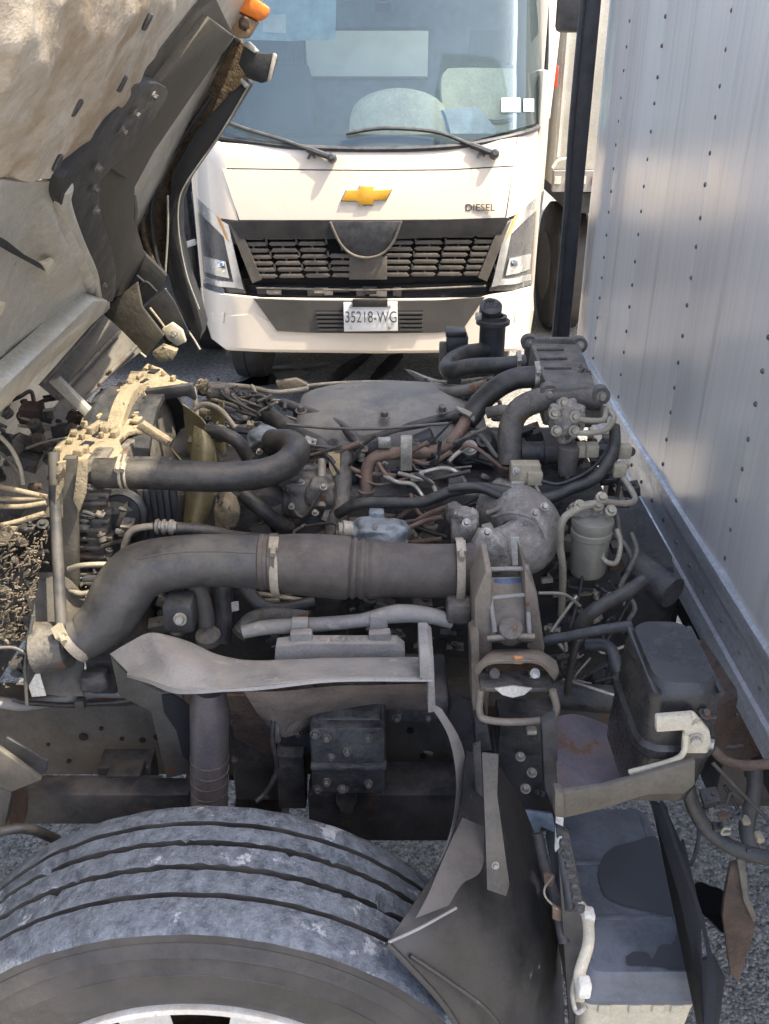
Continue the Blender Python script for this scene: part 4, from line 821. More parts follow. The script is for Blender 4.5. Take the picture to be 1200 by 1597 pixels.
G().lathe(U(325, 992, Y=1.56), (0, -.2, 1), [(-.012, 0), (-.012, .026), (.004, .026), (.01, .012), (.01, 0)], 20).mk('strut_foot', M['castiron'], TR)
plate('white_tag', [(361, 940), (372, 938), (373, 952), (362, 954)], 1.6, .002, M['label'], TR, bev=0)
pbox('mount_block', 300, 880, 330, 945, 1.68, .05, M['castiron'], TR)

# ---- cab rear mount bracket (centre right)
CB = bpy.data.objects.new('cab_mount_bracket', None); link(CB); CB.parent = TR; WL[CB.name] = U(795, 1000, Y=1.35); CB.location = WL[CB.name]-WL[TR.name]; CB['label'] = 'folded steel cab mount bracket with two big bolts'
cbm = mat('brown_grey_bracket', (.17, .145, .12), .5, .25, (.30, .25, .19), .5, .35, 8, .25, 60, spots=((.15, .075, .04), 12, .62))
plate('bracket_upright', [(740, 935), (758, 890), (768, 890), (768, 1010), (760, 1130), (742, 1130)], 1.37, .10, cbm, CB, bev=.004)
plate('bracket_upright', [(818, 885), (838, 925), (850, 1010), (848, 1030), (822, 1010)], 1.37, .10, cbm, CB, bev=.004)
plate('bracket_top', [(765, 900, 1.43), (822, 898, 1.43), (832, 1000, 1.36), (764, 1000, 1.36)], 1.4, .012, cbm, CB, bev=.003, n=(0, .6, -.8))
plate('bracket_window', [(770, 903, 1.43), (815, 902, 1.43), (816, 926, 1.415), (770, 930, 1.415)], 1.4, .004, mat('blue_worn_panel', (.10, .13, .20), .35, .4), CB, 'worn blue strip inside the bracket', n=(0, -.6, .8))
sheet('bracket_hood', [[(752, 1030, 1.36), (765, 1015, 1.37), (800, 1012, 1.38), (840, 1014, 1.37), (868, 1030, 1.36)], [(738, 1040, 1.28), (760, 1030, 1.26), (800, 1027, 1.26), (842, 1029, 1.26), (872, 1048, 1.27)], [(742, 1058, 1.27), (762, 1036, 1.25), (800, 1033, 1.25), (842, 1035, 1.25), (866, 1060, 1.265)]], cbm, CB, th=.006, n=(0, .6, -1))
pbox('bracket_recess', 756, 1036, 850, 1080, 1.36, .05, M['rust'], CB)
pbox('bracket_bar', 750, 1073, 862, 1080, 1.27, .05, M['castiron'], CB, bev=.003)
for a in (770, 832):
    g = G(); g.bolt(U(a, 1058, Y=1.31), (0, -.8, .6), .016, .014); g.lathe(U(a, 1050, Y=1.30), (0, -.8, .6), [(0, 0), (0, .009), (.02, .009), (.02, 0)], 12); g.mk('big_bolt', M['steel'] if a > 800 else M['castiron'], CB, smooth=30)
G().lathe(U(796, 985, Y=1.36), (0, -.5, .85), [(-.01, .024), (0, .024), (.014, .021), (.016, .016), (.016, 0)], 24).mk('bracket_cap', M['castiron'], CB)
lump('rust_spot', 809, 1029, 1.255, 8, 3, 7, M['copper'], None, 20, .3, CB)
plate('metal_tear', [(772, 1074), (800, 1070), (830, 1074), (818, 1084), (800, 1088), (784, 1084)], 1.262, .003, M['label'], CB, bev=0)
# loop bars
def loop(pts, hw, m, name='bracket_loop'): return hose(name, pts, hw, m, CB, seg=12, n=8)
loop([(750, 1075, 1.26), (748, 1110, 1.25), (758, 1122, 1.245), (800, 1126, 1.24), (850, 1122, 1.245), (868, 1108, 1.25), (862, 1076, 1.26)], 6, cbm)
loop([(762, 885, 1.40), (764, 920, 1.385), (772, 985, 1.355)], 4, M['fender']); loop([(822, 882, 1.40), (823, 930, 1.385), (826, 990, 1.355)], 4, M['fender'])
loop([(762, 888, 1.395), (790, 887, 1.395), (823, 887, 1.395)], 3.5, M['fender']); loop([(765, 933, 1.38), (795, 930, 1.38), (824, 927, 1.38)], 3.5, M['fender'])
loop([(760, 996, 1.345), (800, 993, 1.345), (834, 993, 1.345)], 5, cbm)
plate('bracket_side', [(742, 1130), (760, 1130), (768, 1172), (742, 1170)], 1.30, .08, M['blackmetal'], CB)
plate('bracket_cheek', [(734, 1000), (748, 990), (752, 1130), (740, 1130), (736, 1090)], 1.34, .06, cbm, CB, bev=.004)
pbox('bracket_base', 780, 1130, 870, 1180, 1.38, .08, M['darkcast'], CB); pbox('bright_clip', 822, 1140, 838, 1148, 1.365, .02, M['steel'], CB)
bolts(CB, [(812, 1180, 1.36), (830, 1205, 1.34), (820, 1230, 1.3)], r=.01, m=M['steel'])
castbox('rear_frame_web', 770, 1165, 870, 1300, 1.42, .06, M['blackmetal'], nb=3)
plate('web_patch', [(820, 1265), (862, 1270), (868, 1300), (845, 1290), (838, 1310)], 1.16, .006, mat('steel_blue_clip', (.10, .14, .19), .4, .3), TR)
hose('stay_rod', [(838, 1300, 1.14), (852, 1360, 1.10), (868, 1410, 1.06), (880, 1470, 1.02)], 9, M['blackmetal'], TR, 'slim stay rod beside the mudguard', seg=14)
plate('rust_clip', [(848, 1362), (866, 1368), (862, 1384), (850, 1382)], 1.07, .006, M['rustpipe'], TR); plate('rust_clip', [(862, 1412), (895, 1428), (888, 1442), (862, 1434)], 1.03, .006, M['rustpipe'], TR)
hose('wire_loop', [(862, 1368, 1.07), (850, 1385, 1.05), (852, 1400, 1.04), (870, 1418, 1.03)], 1.8, M['pipe'], TR, seg=8)

# ---- reservoir
rb0, rb1 = 1.02, 1.22
def rbox(name, loops, m, parent, label=None, seg=7, **k):
    """loft of rounded rectangles: (cx, cy, z, hx, hy, r)"""
    rows = []
    for cx, cy, z, hx, hy, r in loops:
        ring = []
        for (sx, sy, q0) in ((1, 1, 0), (-1, 1, 90), (-1, -1, 180), (1, -1, 270)):
            for i in range(seg):
                q = math.radians(q0+90*i/(seg-1)); ring.append(V((cx+sx*(hx-r)+math.cos(q)*r, cy+sy*(hy-r)+math.sin(q)*r, z)))
        ring.append(ring[0]); rows.append(ring)
    g = G().grid(rows); n_ = len(rows[0])-1
    g.f.append(tuple(range(n_))); g.f.append(tuple(range(len(g.v)-n_-1, len(g.v)-1)))
    return g.mk(name, m, parent, label, smooth=35, **k)
# top corners read off the picture: near edge y~1085, far edge y~955
tz = 1.355
c1 = U(992, 1088, Z=tz-.01); c2 = U(1100, 1070, Z=tz-.01); c3 = U(985, 958, Z=tz); c4 = U(1062, 958, Z=tz)
cx = (c1.x+c2.x+c3.x+c4.x)/4+.012; cy = (c1.y+c3.y)/2; hx = (c2.x-c1.x)/2*1.04; hy = (c3.y-c1.y)/2*.94
RS = rbox('header_tank', [(cx-.012, cy, tz-.215, hx*.88, hy*.9, .02), (cx-.008, cy, tz-.19, hx*.95, hy*.96, .025), (cx, cy, tz-.125, hx*1.03, hy*1.02, .03), (cx, cy, tz-.118, hx*1.12, hy*1.08, .034), (cx, cy, tz-.106, hx*1.12, hy*1.08, .034), (cx, cy, tz-.100, hx*1.0, hy, .03), (cx, cy, tz-.03, hx*.98, hy*.98, .03), (cx, cy, tz-.012, hx*.93, hy*.93, .03), (cx, cy, tz, hx*.80, hy*.84, .03)], M['tank'], TR, 'glossy black plastic tank with rounded lid')
for sx in (-.95, .95): G().tube([(cx+hx*sx*.9, cy-hy*.95, tz-.012), (cx+hx*sx*.9, cy+hy*.8, tz-.010)], .005, 8).mk('lid_ridge', M['tank'], RS)
G().tube([(cx-hx*.6, cy-hy*.985, tz-.05), (cx+hx*.8, cy-hy*.985, tz-.05)], .004, 8).mk('lid_ridge', M['tank'], RS)
Yt = cy-hy*1.05
plate('tank_bracket', [(1024, 1120), (1085, 1115), (1108, 1142), (1110, 1158), (1104, 1176), (1065, 1176), (1068, 1140), (1024, 1143)], Yt-.02, .012, M['cream'], TR, 'cream painted bracket holding the black tank', bev=.003)
hose('bracket_edge', [(1070, 1145, Yt-.02), (1068, 1170, Yt-.02), (1050, 1186, Yt-.015), (982, 1205, Yt-.005)], 5, M['cream'], TR, seg=10)
G().bolt(U(1085, 1155, Y=Yt-.022), (0, -1, 0), .012).mk('bolt', M['steel'], TR); G().bolt(U(1106, 1160, Y=Yt-.01), (1, -.4, 0), .012).mk('bolt', M['steel'], TR); G().bolt(U(1100, 1113, Y=Yt), (.3, -.4, 1), .009).mk('bolt', M['castiron'], TR)
plate('support_strap', [(868, 1238), (940, 1228), (1000, 1212), (1085, 1185), (1084, 1225), (1068, 1238), (1010, 1240), (940, 1262), (882, 1276), (866, 1274)], Yt-.03, .010, M['bracketdark'], TR, 'olive grey strap bracket under the tank', bev=.002)
plate('strap_lip', [(866, 1236), (880, 1238), (880, 1276), (866, 1274)], Yt-.036, .02, M['bracketdark'], TR)
# heat-tinted tray panel
sheet('tray_panel', [[(865, 1118, 1.30), (900, 1114, 1.32), (948, 1130, 1.32)], [(868, 1180, 1.20), (915, 1178, 1.22), (958, 1182, 1.22)], [(870, 1244, 1.10), (920, 1240, 1.12), (975, 1222, 1.12)]], M['purple'], TR, 'heat tinted sloping tray panel', th=.006, n=(0, .4, -1))
plate('tray_side', [(845, 1130), (868, 1118), (872, 1244), (868, 1275), (850, 1230)], 1.19, .02, M['black'], TR)
hose('frame_tube', [(865, 1085, 1.48), (940, 1090, 1.46), (1000, 1095, 1.46)], 22, M['darkcast'], TR, 'dark tube behind the tank', seg=18)
# ---- battery box (top slopes toward the camera)
z1 = .80
n1, n2 = U(912, 1522, Z=z1), U(1092, 1522, Z=z1)
f1, f2 = U(885, 1258, Z=z1), U(1015, 1248, Z=z1)
cx0, cx1 = (n1.x+f1.x)/2-.0, (n2.x+f2.x)/2; 
bxm = (n1.x+n2.x)/2+.006; bym = (n1.y+f1.y)/2; bhx = (n2.x-n1.x)/2*1.04; bhy = (f1.y-n1.y)/2
BB = rbox('battery_cover', [(bxm, bym, z1-.065, bhx*1.06, bhy*1.03, .025), (bxm, bym, z1-.055, bhx*1.06, bhy*1.03, .025), (bxm, bym, z1-.05, bhx*1.02, bhy*1.01, .025), (bxm, bym, z1-.018, bhx*.99, bhy*.995, .025), (bxm, bym, z1-.006, bhx*.955, bhy*.975, .022), (bxm, bym, z1, bhx*.92, bhy*.96, .02)], M['cover'], TR, 'faded grey battery box cover with a dark wet stain')
rbox('battery_case', [(bxm, bym, z1-.21, bhx*.90, bhy*.96, .02), (bxm, bym, z1-.10, bhx*.96, bhy*.99, .02), (bxm, bym, z1-.067, bhx*1.0, bhy*1.01, .02)], M['cream'], TR, 'cream battery case below the cover')
for sx in (-.62, -.1, .3, .62): G().box((bxm+bhx*sx, bym-bhy*1.0, z1-.078), (.02, .012, .022)).mk('case_latch', M['cream'], TR, bev=.003)
for t in (.30, .62): G().box((bxm, bym+bhy*(2*t-1), z1+.0005), (bhx*1.5, .010, .004)).mk('lid_rib', M['cover'], BB, bev=.0015)
for sx in (-.8, .8): G().box((bxm+bhx*sx, bym, z1+.0005), (.007, bhy*1.7, .004)).mk('lid_rib', M['cover'], BB, bev=.0015)
def stainpoly(pts, zz):
    P = [U(a, b, Z=zz) for a, b in pts]; C = sum(P, V())/len(P)
    P = spline(P+[P[0]], 5)[:-1]; mk('wet_stain', P, [tuple(range(len(P)))], M['stain'], BB)
stainpoly([(932, 1365), (940, 1338), (960, 1320), (990, 1312), (1022, 1304), (1032, 1330), (1045, 1370), (1052, 1425), (1020, 1422), (975, 1412), (945, 1398)], z1+.0034)
stainpoly([(976, 1492), (990, 1484), (1010, 1486), (1018, 1495), (1030, 1474), (1050, 1470), (1062, 1440), (1072, 1470), (1082, 1505), (1050, 1512), (1030, 1508), (1005, 1505), (980, 1505)], z1+.0034)
plate('white_stay', [(868, 1278, 1.06), (880, 1278, 1.06), (876, 1318, 1.0), (866, 1330, 1.0)], 1.05, .008, M['label'], TR)
hose('cover_clamp', [(905, 1412, .92), (916, 1430, .90), (918, 1470, .86), (904, 1520, .82), (903, 1560, .80)], 9, M['cream'], TR, 'cream painted clamp bar along the battery cover', seg=10)
pbox('clamp_tab', 912, 1430, 928, 1446, .89, .02, M['label'], TR); pbox('clamp_tab', 905, 1540, 922, 1560, .79, .02, M['label'], TR)
hose('clamp_hook', [(898, 1520, .82), (893, 1550, .80), (900, 1578, .78), (915, 1570, .78)], 4, M['steel'], TR, seg=8)
for i in range(7): 
    lump('cell_terminal', 880+i*4, 1315+i*17, 1.0-.02*i, 8, 6, 6, M['black'], None, 30+i, .3)
hose('battery_cable', [(872, 1300, 1.05), (882, 1360, 1.0), (890, 1420, .95)], 8, M['black'], TR, seg=12)
plate('side_panel_dark', [(868, 1290), (888, 1300), (915, 1430), (905, 1600), (888, 1600), (880, 1480)], 1.02, .01, M['black'], TR)
# dark splash board right of battery box
sheet('splash_board', [[(1030, 1238, 1.12), (1062, 1330, 1.05), (1100, 1440, .97), (1110, 1530, .90), (1100, 1640, .84)], [(1040, 1262, 1.12), (1070, 1335, 1.05), (1098, 1440, .97), (1118, 1530, .90), (1110, 1640, .84)]], M['void'], TR, th=.006, n=(-1, .2, 0))
plate('splash_tab', [(1014, 1250, 1.16), (1042, 1262, 1.15), (1055, 1330, 1.09), (1068, 1312, 1.10), (1094, 1425, 1.02), (1096, 1500, .97), (1114, 1492, .98), (1132, 1526, .95), (1122, 1600, .92), (1102, 1680, .88), (1092, 1540, .93), (1060, 1400, 1.03)], 1.0, .008, M['void'], TR, 'black splash board beside the battery box')
# mud flap
plate('mud_flap', [(1140, 1350), (1163, 1345), (1168, 1400), (1180, 1430), (1178, 1450), (1152, 1535), (1140, 1520), (1127, 1430), (1130, 1400)], 1.06, .010, M['rust'], TR, 'small brown mud flap over the asphalt', bev=.002)
plate('flap_edge', [(1150, 1340), (1163, 1342), (1168, 1398), (1182, 1432), (1176, 1440), (1160, 1405)], 1.05, .006, M['castiron'], TR)
hose('air_hose', [(1072, 1225, 1.10), (1085, 1265, 1.09), (1110, 1300, 1.07), (1150, 1325, 1.05), (1200, 1338, 1.03), (1260, 1345, 1.0)], 12, M['rubber'], TR, 'black air hose on the right', seg=16)
hose('rusty_line', [(1112, 1168, 1.20), (1130, 1185, 1.19), (1160, 1194, 1.17), (1205, 1190, 1.15), (1250, 1180, 1.15)], 8, M['rustpipe'], TR, 'rusty line under the cargo rail', seg=14)
hose('down_pipe', [(1178, 1195, 1.20), (1176, 1240, 1.18), (1165, 1290, 1.15), (1175, 1330, 1.12)], 12, M['hose'], TR, seg=16)
hose('thin_line', [(1112, 1190, 1.15), (1150, 1230, 1.13), (1205, 1285, 1.1)], 3, M['chassis'], TR, seg=8)
hose('thin_line', [(1130, 1225, 1.3), (1150, 1260, 1.28), (1160, 1290, 1.26)], 3, M['black'], TR, seg=8)
hose('thin_line', [(1085, 1260, 1.2), (1090, 1300, 1.16), (1085, 1330, 1.14), (1078, 1350, 1.12)], 3, M['black'], TR, seg=8)
pbox('white_plug', 1182, 1309, 1193, 1317, 1.08, .02, M['connector'], TR); pbox('wire_connector', 1160, 1283, 1172, 1289, 1.13, .02, M['connector'], TR)
G().lathe(U(1160, 1130, Y=1.42), (0, -1, .1), [(-.2, 0), (-.2, .085), (0, .085), (.01, .075), (.01, .03), (.0, 0)], 36).mk('air_tank', M['rust'], TR, 'rusty air tank end under the cargo box')
G().box((.95, 1.50, .80), (.5, .10, .22)).mk('under_box_beam', M['blackmetal'], TR, bev=.01)

# ---- left foreground pieces: dark grille area, litter, panel
sheet('side_fairing', [[(60, 905, 1.56), (100, 900, 1.58), (135, 935, 1.56)], [(48, 985, 1.50), (92, 1010, 1.50), (130, 1045, 1.48)], [(40, 1075, 1.44), (90, 1085, 1.44), (130, 1085, 1.44)]], M['chassis'], TR, 'grey brown plastic fairing under the radiator', th=.006)
hose('fairing_wire', [(52, 960, 1.44), (40, 1030, 1.42), (42, 1100, 1.40)], 3, M['hose'], TR, seg=8)
hose('fairing_wire', [(-20, 1012, 1.4), (20, 1010, 1.42), (42, 1020, 1.42)], 3, M['hose'], TR, seg=8)
plate('torn_tag', [(55, 1052), (62, 1050), (72, 1085), (50, 1087), (45, 1070)], 1.42, .002, M['label'], TR, bev=0)
castbox('steering_box', 130, 1030, 185, 1085, 1.50, .08, M['darkcast'], nb=2)
lump('steering_joint', 150, 1060, 1.46, 22, 18, 18, M['darkcast'], None, 41, .2)
# dark area under the cab (steering gear, grille back)
G().box((-1.45, 2.3, .95), (.7, 1.6, .9)).mk('front_frame_head', M['darkcast'], TR, 'dark front frame under the tilted cab', bev=.03)
clutter(-10, 600, 135, 760, 1.75, 2.2, 60, ['darkcast', 'black', 'castiron', 'rust'], s=(10, 34))
clutter(-10, 790, 75, 1060, 1.5, 1.75, 34, ['darkcast', 'black', 'blackmetal'], s=(10, 30))
hose('cable', [(0, 680, 1.62), (18, 700, 1.62), (32, 730, 1.62), (36, 755, 1.62)], 3.5, M['pipe'], TR, seg=8)
hose('cable', [(0, 705, 1.66), (15, 720, 1.66), (30, 740, 1.66)], 2.5, M['castiron'], TR, seg=8)
hose('cable', [(40, 700, 1.8), (70, 690, 1.84), (120, 680, 1.9)], 2.5, M['castiron'], TR, seg=8)
for pts in [[(-20, 755, 1.55), (30, 765, 1.55), (74, 775, 1.56)], [(-20, 778, 1.55), (30, 778, 1.55), (72, 776, 1.56)], [(-20, 788, 1.54), (30, 790, 1.54), (72, 784, 1.55)], [(-20, 822, 1.5), (20, 815, 1.52), (70, 800, 1.54)]]:
    hose('slat_bar', pts, 4, M['dustplate'], TR, 'pale bar under the tilted cab' if pts[0][1] == 755 else None, seg=8)
plate('pale_flap', [(-20, 820), (28, 822), (10, 850), (-20, 858)], 1.50, .004, M['dustplate'], TR)
plate('pale_flap', [(20, 816), (50, 805), (72, 798), (66, 808), (30, 818)], 1.54, .004, M['dustplate'], TR)
g = G()
for i in range(620):   # broken mesh and dry litter caught at the front
    px = random.uniform(-10, 76); py = random.uniform(830, 1000) if random.random() < .75 else random.uniform(800, 1060)
    if px > 60-(py-900)*.25: continue
    P = U(px, py, Y=1.52+random.uniform(-.04, .06)); s = random.choice([.0025, .003, .004, .005, .007]); R = Matrix.Rotation(random.uniform(-1.5, .3), 3, 'Y') @ Matrix.Rotation(random.uniform(-.5, .5), 3, 'X')
    g.box(P, (s*1.8, s*.5, s*.35), R)
g.mk('dry_litter', M['foil'], TR, 'dry leaf litter and torn mesh caught beside the radiator', kind='stuff')
# plates and wires behind radiator, top left of the engine (sunlit)
hose('pale_wire', [(328, 602, 2.3), (360, 612, 2.28), (395, 622, 2.22), (440, 628, 2.18)], 5, M['pipe'], TR, 'pale sunlit wiring behind the radiator')
hose('pale_wire', [(345, 600, 2.34), (390, 604, 2.32), (430, 612, 2.28), (480, 606, 2.34)], 4, M['pipe'], TR)
hose('pale_wire', [(300, 640, 2.1), (320, 630, 2.1), (345, 640, 2.08), (368, 668, 2.04)], 4, M['pipe'], TR)
hose('pale_wire', [(302, 605, 2.2), (306, 630, 2.16), (306, 660, 2.1), (296, 690, 2.06)], 4, M['pipe'], TR)
plate('pale_bracket', [(430, 596), (462, 592), (480, 600), (470, 612), (436, 610)], 2.35, .02, M['dustplate'], TR)
for i in range(22):
    hose('cable', [(random.uniform(310, 400), random.uniform(600, 640), 2.25), (random.uniform(340, 440), random.uniform(615, 670), 2.15), (random.uniform(380, 470), random.uniform(620, 690), 2.1)], random.uniform(1.6, 3.6), M[random.choice(['rubber', 'pipe', 'castiron', 'rubber'])], TR, seg=8)
for i in range(30):
    x0 = random.uniform(420, 720); y0 = random.uniform(680, 830); Yq = 1.94-.15*(y0-680)/150
    hose('cable', [(x0, y0, Yq), (x0+random.uniform(10, 50), y0+random.uniform(-20, 25), Yq-.02), (x0+random.uniform(40, 100), y0+random.uniform(-30, 40), Yq-.03)], random.uniform(1.8, 4), M[random.choice(['rubber', 'black', 'castiron', 'rustpipe'])], TR, seg=8)
for i in range(16):
    x0 = random.uniform(860, 960); y0 = random.uniform(900, 1070)
    hose('cable', [(x0, y0, 1.52), (x0+random.uniform(-30, 40), y0+random.uniform(-20, 35), 1.5), (x0+random.uniform(-40, 60), y0+random.uniform(-50, 50), 1.5)], random.uniform(1.6, 3.6), M[random.choice(['rubber', 'black', 'steel'])], TR, seg=8)

# ================================================================ TILTED CAB (parts of the truck)
PN = V((.848, 0, -.53)); PP = V((-.70, 0, 1.55))
def A(px, py, off=0.0):
    r = ray(px, py); o = V((0, 0, H)); p0 = PP+PN*off
    t = (p0-o).dot(PN)/r.dot(PN); return o+r*t
def aplate(name, pts, m, off=0., th=.02, label=None, bev=.004, parent=None, n=None, sm=0):
    P = [A(a, b, off) for a, b in pts]
    if sm: P = spline(P+[P[0]], sm)[:-1]
    return G().prism(P, n or -PN, th).mk(name, m, parent or CABP, label, bev=bev, smooth=30)
def asheet(name, rows, m, off=0., th=.006, crumple=0, cs=6, label=None, sub=8, offs=None):
    R = []
    for i, r in enumerate(rows): R.append(spline([A(q[0], q[1], off+(q[2] if len(q) > 2 else 0)) for q in r], sub))
    C = [spline(list(c), sub) for c in zip(*R)]; R = list(zip(*C))
    if crumple: R = [[p + PN*(crumple*noise.noise(p*cs)+crumple*.5*(1-2*abs(noise.noise(p*cs*2.6+V((3, 1, 7)))))+crumple*.22*(1-2*abs(noise.noise(p*cs*6)))) for p in r] for r in R]
    return G().grid(R, th, -PN).mk(name, m, CABP, label, smooth=60)
CABP = bpy.data.objects.new('tilted_cab', None); link(CABP); CABP.parent = TR; WL[CABP.name] = V((-1.3, 2.0, .9)); CABP.location = WL[CABP.name]-WL[TR.name]; CABP['label'] = 'silver cab tilted forward showing its underside'
# cab body shell behind the underside (walls, roof) so it is a real cab
cd = V((.53, 0, .848))      # up along the floor
def cpt(s, y, t): return PP+cd*s - PN*t + V((0, y, 0))
g = G()
g.add([cpt(s, y, t) for s, t in ((-1.1, .08), (.98, .08), (.98, 1.5), (.3, 1.62), (-.9, 1.3)) for y in (.80, 3.12)],
      [(0, 2, 3, 1), (2, 4, 5, 3), (4, 6, 7, 5), (6, 8, 9, 7), (8, 0, 1, 9), (0, 8, 6, 4, 2), (1, 3, 5, 7, 9)])
g.mk('cab_shell', M['silver'], CABP, 'silver painted cab shell', bev=.04)
asheet('insulation_pad', [
    [(-120, -140), (-40, -140), (80, -140), (200, -140), (300, -120)],
    [(-120, 0, .0), (-40, 0, .02), (60, 0, .03), (180, 0, .02), (272, 0, 0)],
    [(-120, 90, 0), (-40, 95, .02), (50, 100, .04), (140, 100, .02), (222, 98, 0)],
    [(-120, 180, 0), (-40, 185, .02), (30, 185, .03), (95, 190, .015), (158, 190, 0)],
    [(-120, 260, 0), (-40, 270, 0), (20, 282, .0), (60, 280, .0), (105, 262, 0)]], M['insul'], .012, .01, .013, 4.6, 'crumpled pale insulation pad under the cab', sub=14)
hp = [A(a, b, c) for a, b, c in [(70, 262, -.03), (74, 290, -.008), (80, 325, .002), (94, 362, .006), (118, 405, .006), (136, 440, .004), (156, 474, -.01)]]
G().tube(spline(hp, 8), .024, 20).mk('floor_pressing', M['silver'], CABP)
for a, b, an in [(230, 34, .6), (191, 131, .6), (120, 168, .7), (90, 254, .6), (5, 57, .5)]:
    P = A(a, b, .03); R = Matrix.Rotation(an, 3, 'Y'); G().box(P, (.006, .010, .022), R).mk('pad_clip', M['black'], CABP, bev=.003)
asheet('floor_rim', [[(290, -140), (275, 0), (222, 98), (158, 190), (103, 262), (60, 284)], [(400, -140), (335, 25), (252, 124), (170, 225), (128, 275), (95, 330)]], M['silver'], .004, .02, label='silver rim of the cab floor')
asheet('floor_panel', [
    [(-120, 255), (-20, 275), (40, 282), (98, 280), (112, 300)],
    [(-120, 330), (-20, 340), (35, 350, -.01), (85, 335, .01), (108, 360)],
    [(-120, 400), (-20, 400), (40, 410, -.01), (105, 395, .02), (140, 430)],
    [(-120, 520), (-20, 500), (40, 500), (110, 470, .01), (165, 470)],
    [(-120, 740), (-20, 660), (30, 612), (100, 545), (172, 480)]], M['silver'], .006, .02, .004, 4, 'silver cab floor pressing', sub=8)
hose_pts = [A(a, b, .02) for a, b in [(100, 290), (98, 320), (120, 378), (142, 425), (150, 462)]]
G().tube(spline(hose_pts, 8), .012, 12).mk('floor_seam', M['silver'], CABP)
aplate('floor_flange', [(-30, 640), (0, 610), (80, 535), (148, 468), (170, 470), (160, 492), (80, 565), (0, 645), (-30, 672)], M['silver'], .045, .035, 'silver flange along the cab floor edge')
for pts, m in [([(0, 370), (12, 376), (40, 398), (62, 410), (72, 424), (50, 412), (20, 396), (0, 384)], 'void'), ([(66, 412), (84, 404), (90, 412), (76, 430)], 'cream'), ([(-10, 468), (10, 472), (4, 492), (-10, 496)], 'cream')]:
    aplate('floor_slot' if m == 'void' else 'sun_patch', pts, M[m], .022, .006, bev=.001)  # cream patches put spots of sunlight on the floor into the colour
aplate('black_gusset', [(205, 135), (235, 130), (252, 132), (262, 150), (218, 220), (170, 268), (157, 290), (160, 340), (178, 400), (182, 440), (176, 470), (160, 466), (146, 440), (122, 388), (104, 350), (96, 315), (98, 290), (108, 268), (150, 215)], M['arch'], .026, .03, 'black gusset along the wheel arch', sm=4)
for a, b in [(240, 150), (212, 178), (192, 205), (153, 262), (149, 295), (150, 328), (163, 445)]:
    G().bolt(A(a, b, .032), PN, .007, .005).mk('trim_clip', M['castiron'], CABP, smooth=30)
ch = G().prism([A(a, b, .022) for a, b in [(329, 28), (366, 56), (200, 282), (162, 256), (165, 245)]], -PN, .03).mk('arch_channel', M['olive'], CABP, 'olive grey channel above the wheel arch', bev=.006)
YF = 2.86
aplate('arch_backing', [(205, 140), (330, -20), (366, 56), (300, 150), (240, 238), (212, 290), (210, 340), (225, 390), (258, 432), (180, 465), (150, 440), (100, 320), (150, 220)], M['olive'], .008, .03, 'dark inner panel of the wheel arch')
def yplate(name, pts, Y, th, m, label=None, bev=.003): return plate(name, pts, Y, th, m, CABP, label, bev=bev)
yplate('arch_liner', [(366, 58), (386, 72), (388, 128), (345, 190), (295, 275), (268, 330), (262, 430), (250, 415), (215, 385), (205, 340), (200, 285), (235, 235), (300, 145)], YF, .04, M['dirt'], 'gritty brown inside of the wheel arch liner')
yplate('arch_fender', [(384, 124), (390, 132), (345, 205), (292, 280), (277, 318), (278, 370), (290, 430), (308, 480), (316, 512), (312, 530), (298, 515), (272, 462), (262, 425), (262, 340), (268, 270), (305, 205), (350, 155)], YF-.05, .10, M['arch'], 'curved black wheel arch fender')
for pts, hw, m in [([(368, 62), (300, 155), (240, 240), (210, 280)], 3, 'olive'), ([(330, 150), (285, 215), (252, 268), (236, 330), (244, 400), (256, 428)], 4, 'arch'), ([(262, 305), (262, 360), (258, 428)], 1.8, 'silver'), ([(173, 343), (215, 388), (258, 430)], 1.8, 'silver'), ([(258, 450), (275, 490), (300, 525), (312, 545)], 1.8, 'silver'), ([(216, 292), (222, 340), (228, 380), (246, 418)], 5, 'dirt'), ([(389, 132), (345, 207), (293, 282), (279, 318), (280, 370), (292, 430), (311, 482)], 1.3, 'silver')]:
    P = [U(a, b, Y=YF-.06) for a, b in pts]; G().tube(spline(P, 8), hw*pxm(P[0]), 10).mk('arch_rim_and_light', M[m], CABP)  # silver tubes put the rim light along the edges into the colour
yplate('arch_hook', [(382, 66), (402, 82), (415, 84), (428, 82), (431, 92), (420, 126), (408, 130), (386, 122), (372, 100)], YF-.08, .06, M['arch'], 'black hook bracket at the cab corner')
yplate('hook_edge_light', [(386, 64), (402, 80), (398, 84), (378, 70)], YF-.085, .05, M['silver'])  # silver strips put the rim light of the hook into the colour
yplate('hook_edge_light', [(426, 82), (432, 86), (422, 126), (416, 128)], YF-.085, .02, M['silver'])
yplate('edge_tip_light', [(376, 120), (390, 132), (382, 138), (374, 126)], YF-.07, .02, M['silver'])  # rim light at the fender tip, drawn as a silver piece
yplate('cab_corner_plate', [(160, 270), (205, 280), (212, 330), (208, 385), (176, 345), (160, 320)], YF-.4, .03, M['olive'])
yplate('painted_lit_opening', [(182, 282), (196, 279), (200, 292), (196, 302), (180, 296)], YF-.42, .01, M['cream']); yplate('painted_lit_opening', [(180, 302), (199, 306), (202, 345), (182, 344)], YF-.42, .01, M['cream'])  # cream plates put the light seen in the openings into the colour
yplate('gusset_plate', [(172, 342), (215, 385), (260, 430), (250, 452), (218, 482), (165, 478), (170, 440), (176, 400)], YF-.38, .02, M['arch'], 'lower black gusset plate')
yplate('gusset_pocket', [(195, 412), (222, 435), (200, 465), (180, 440)], YF-.385, .004, M['black'])
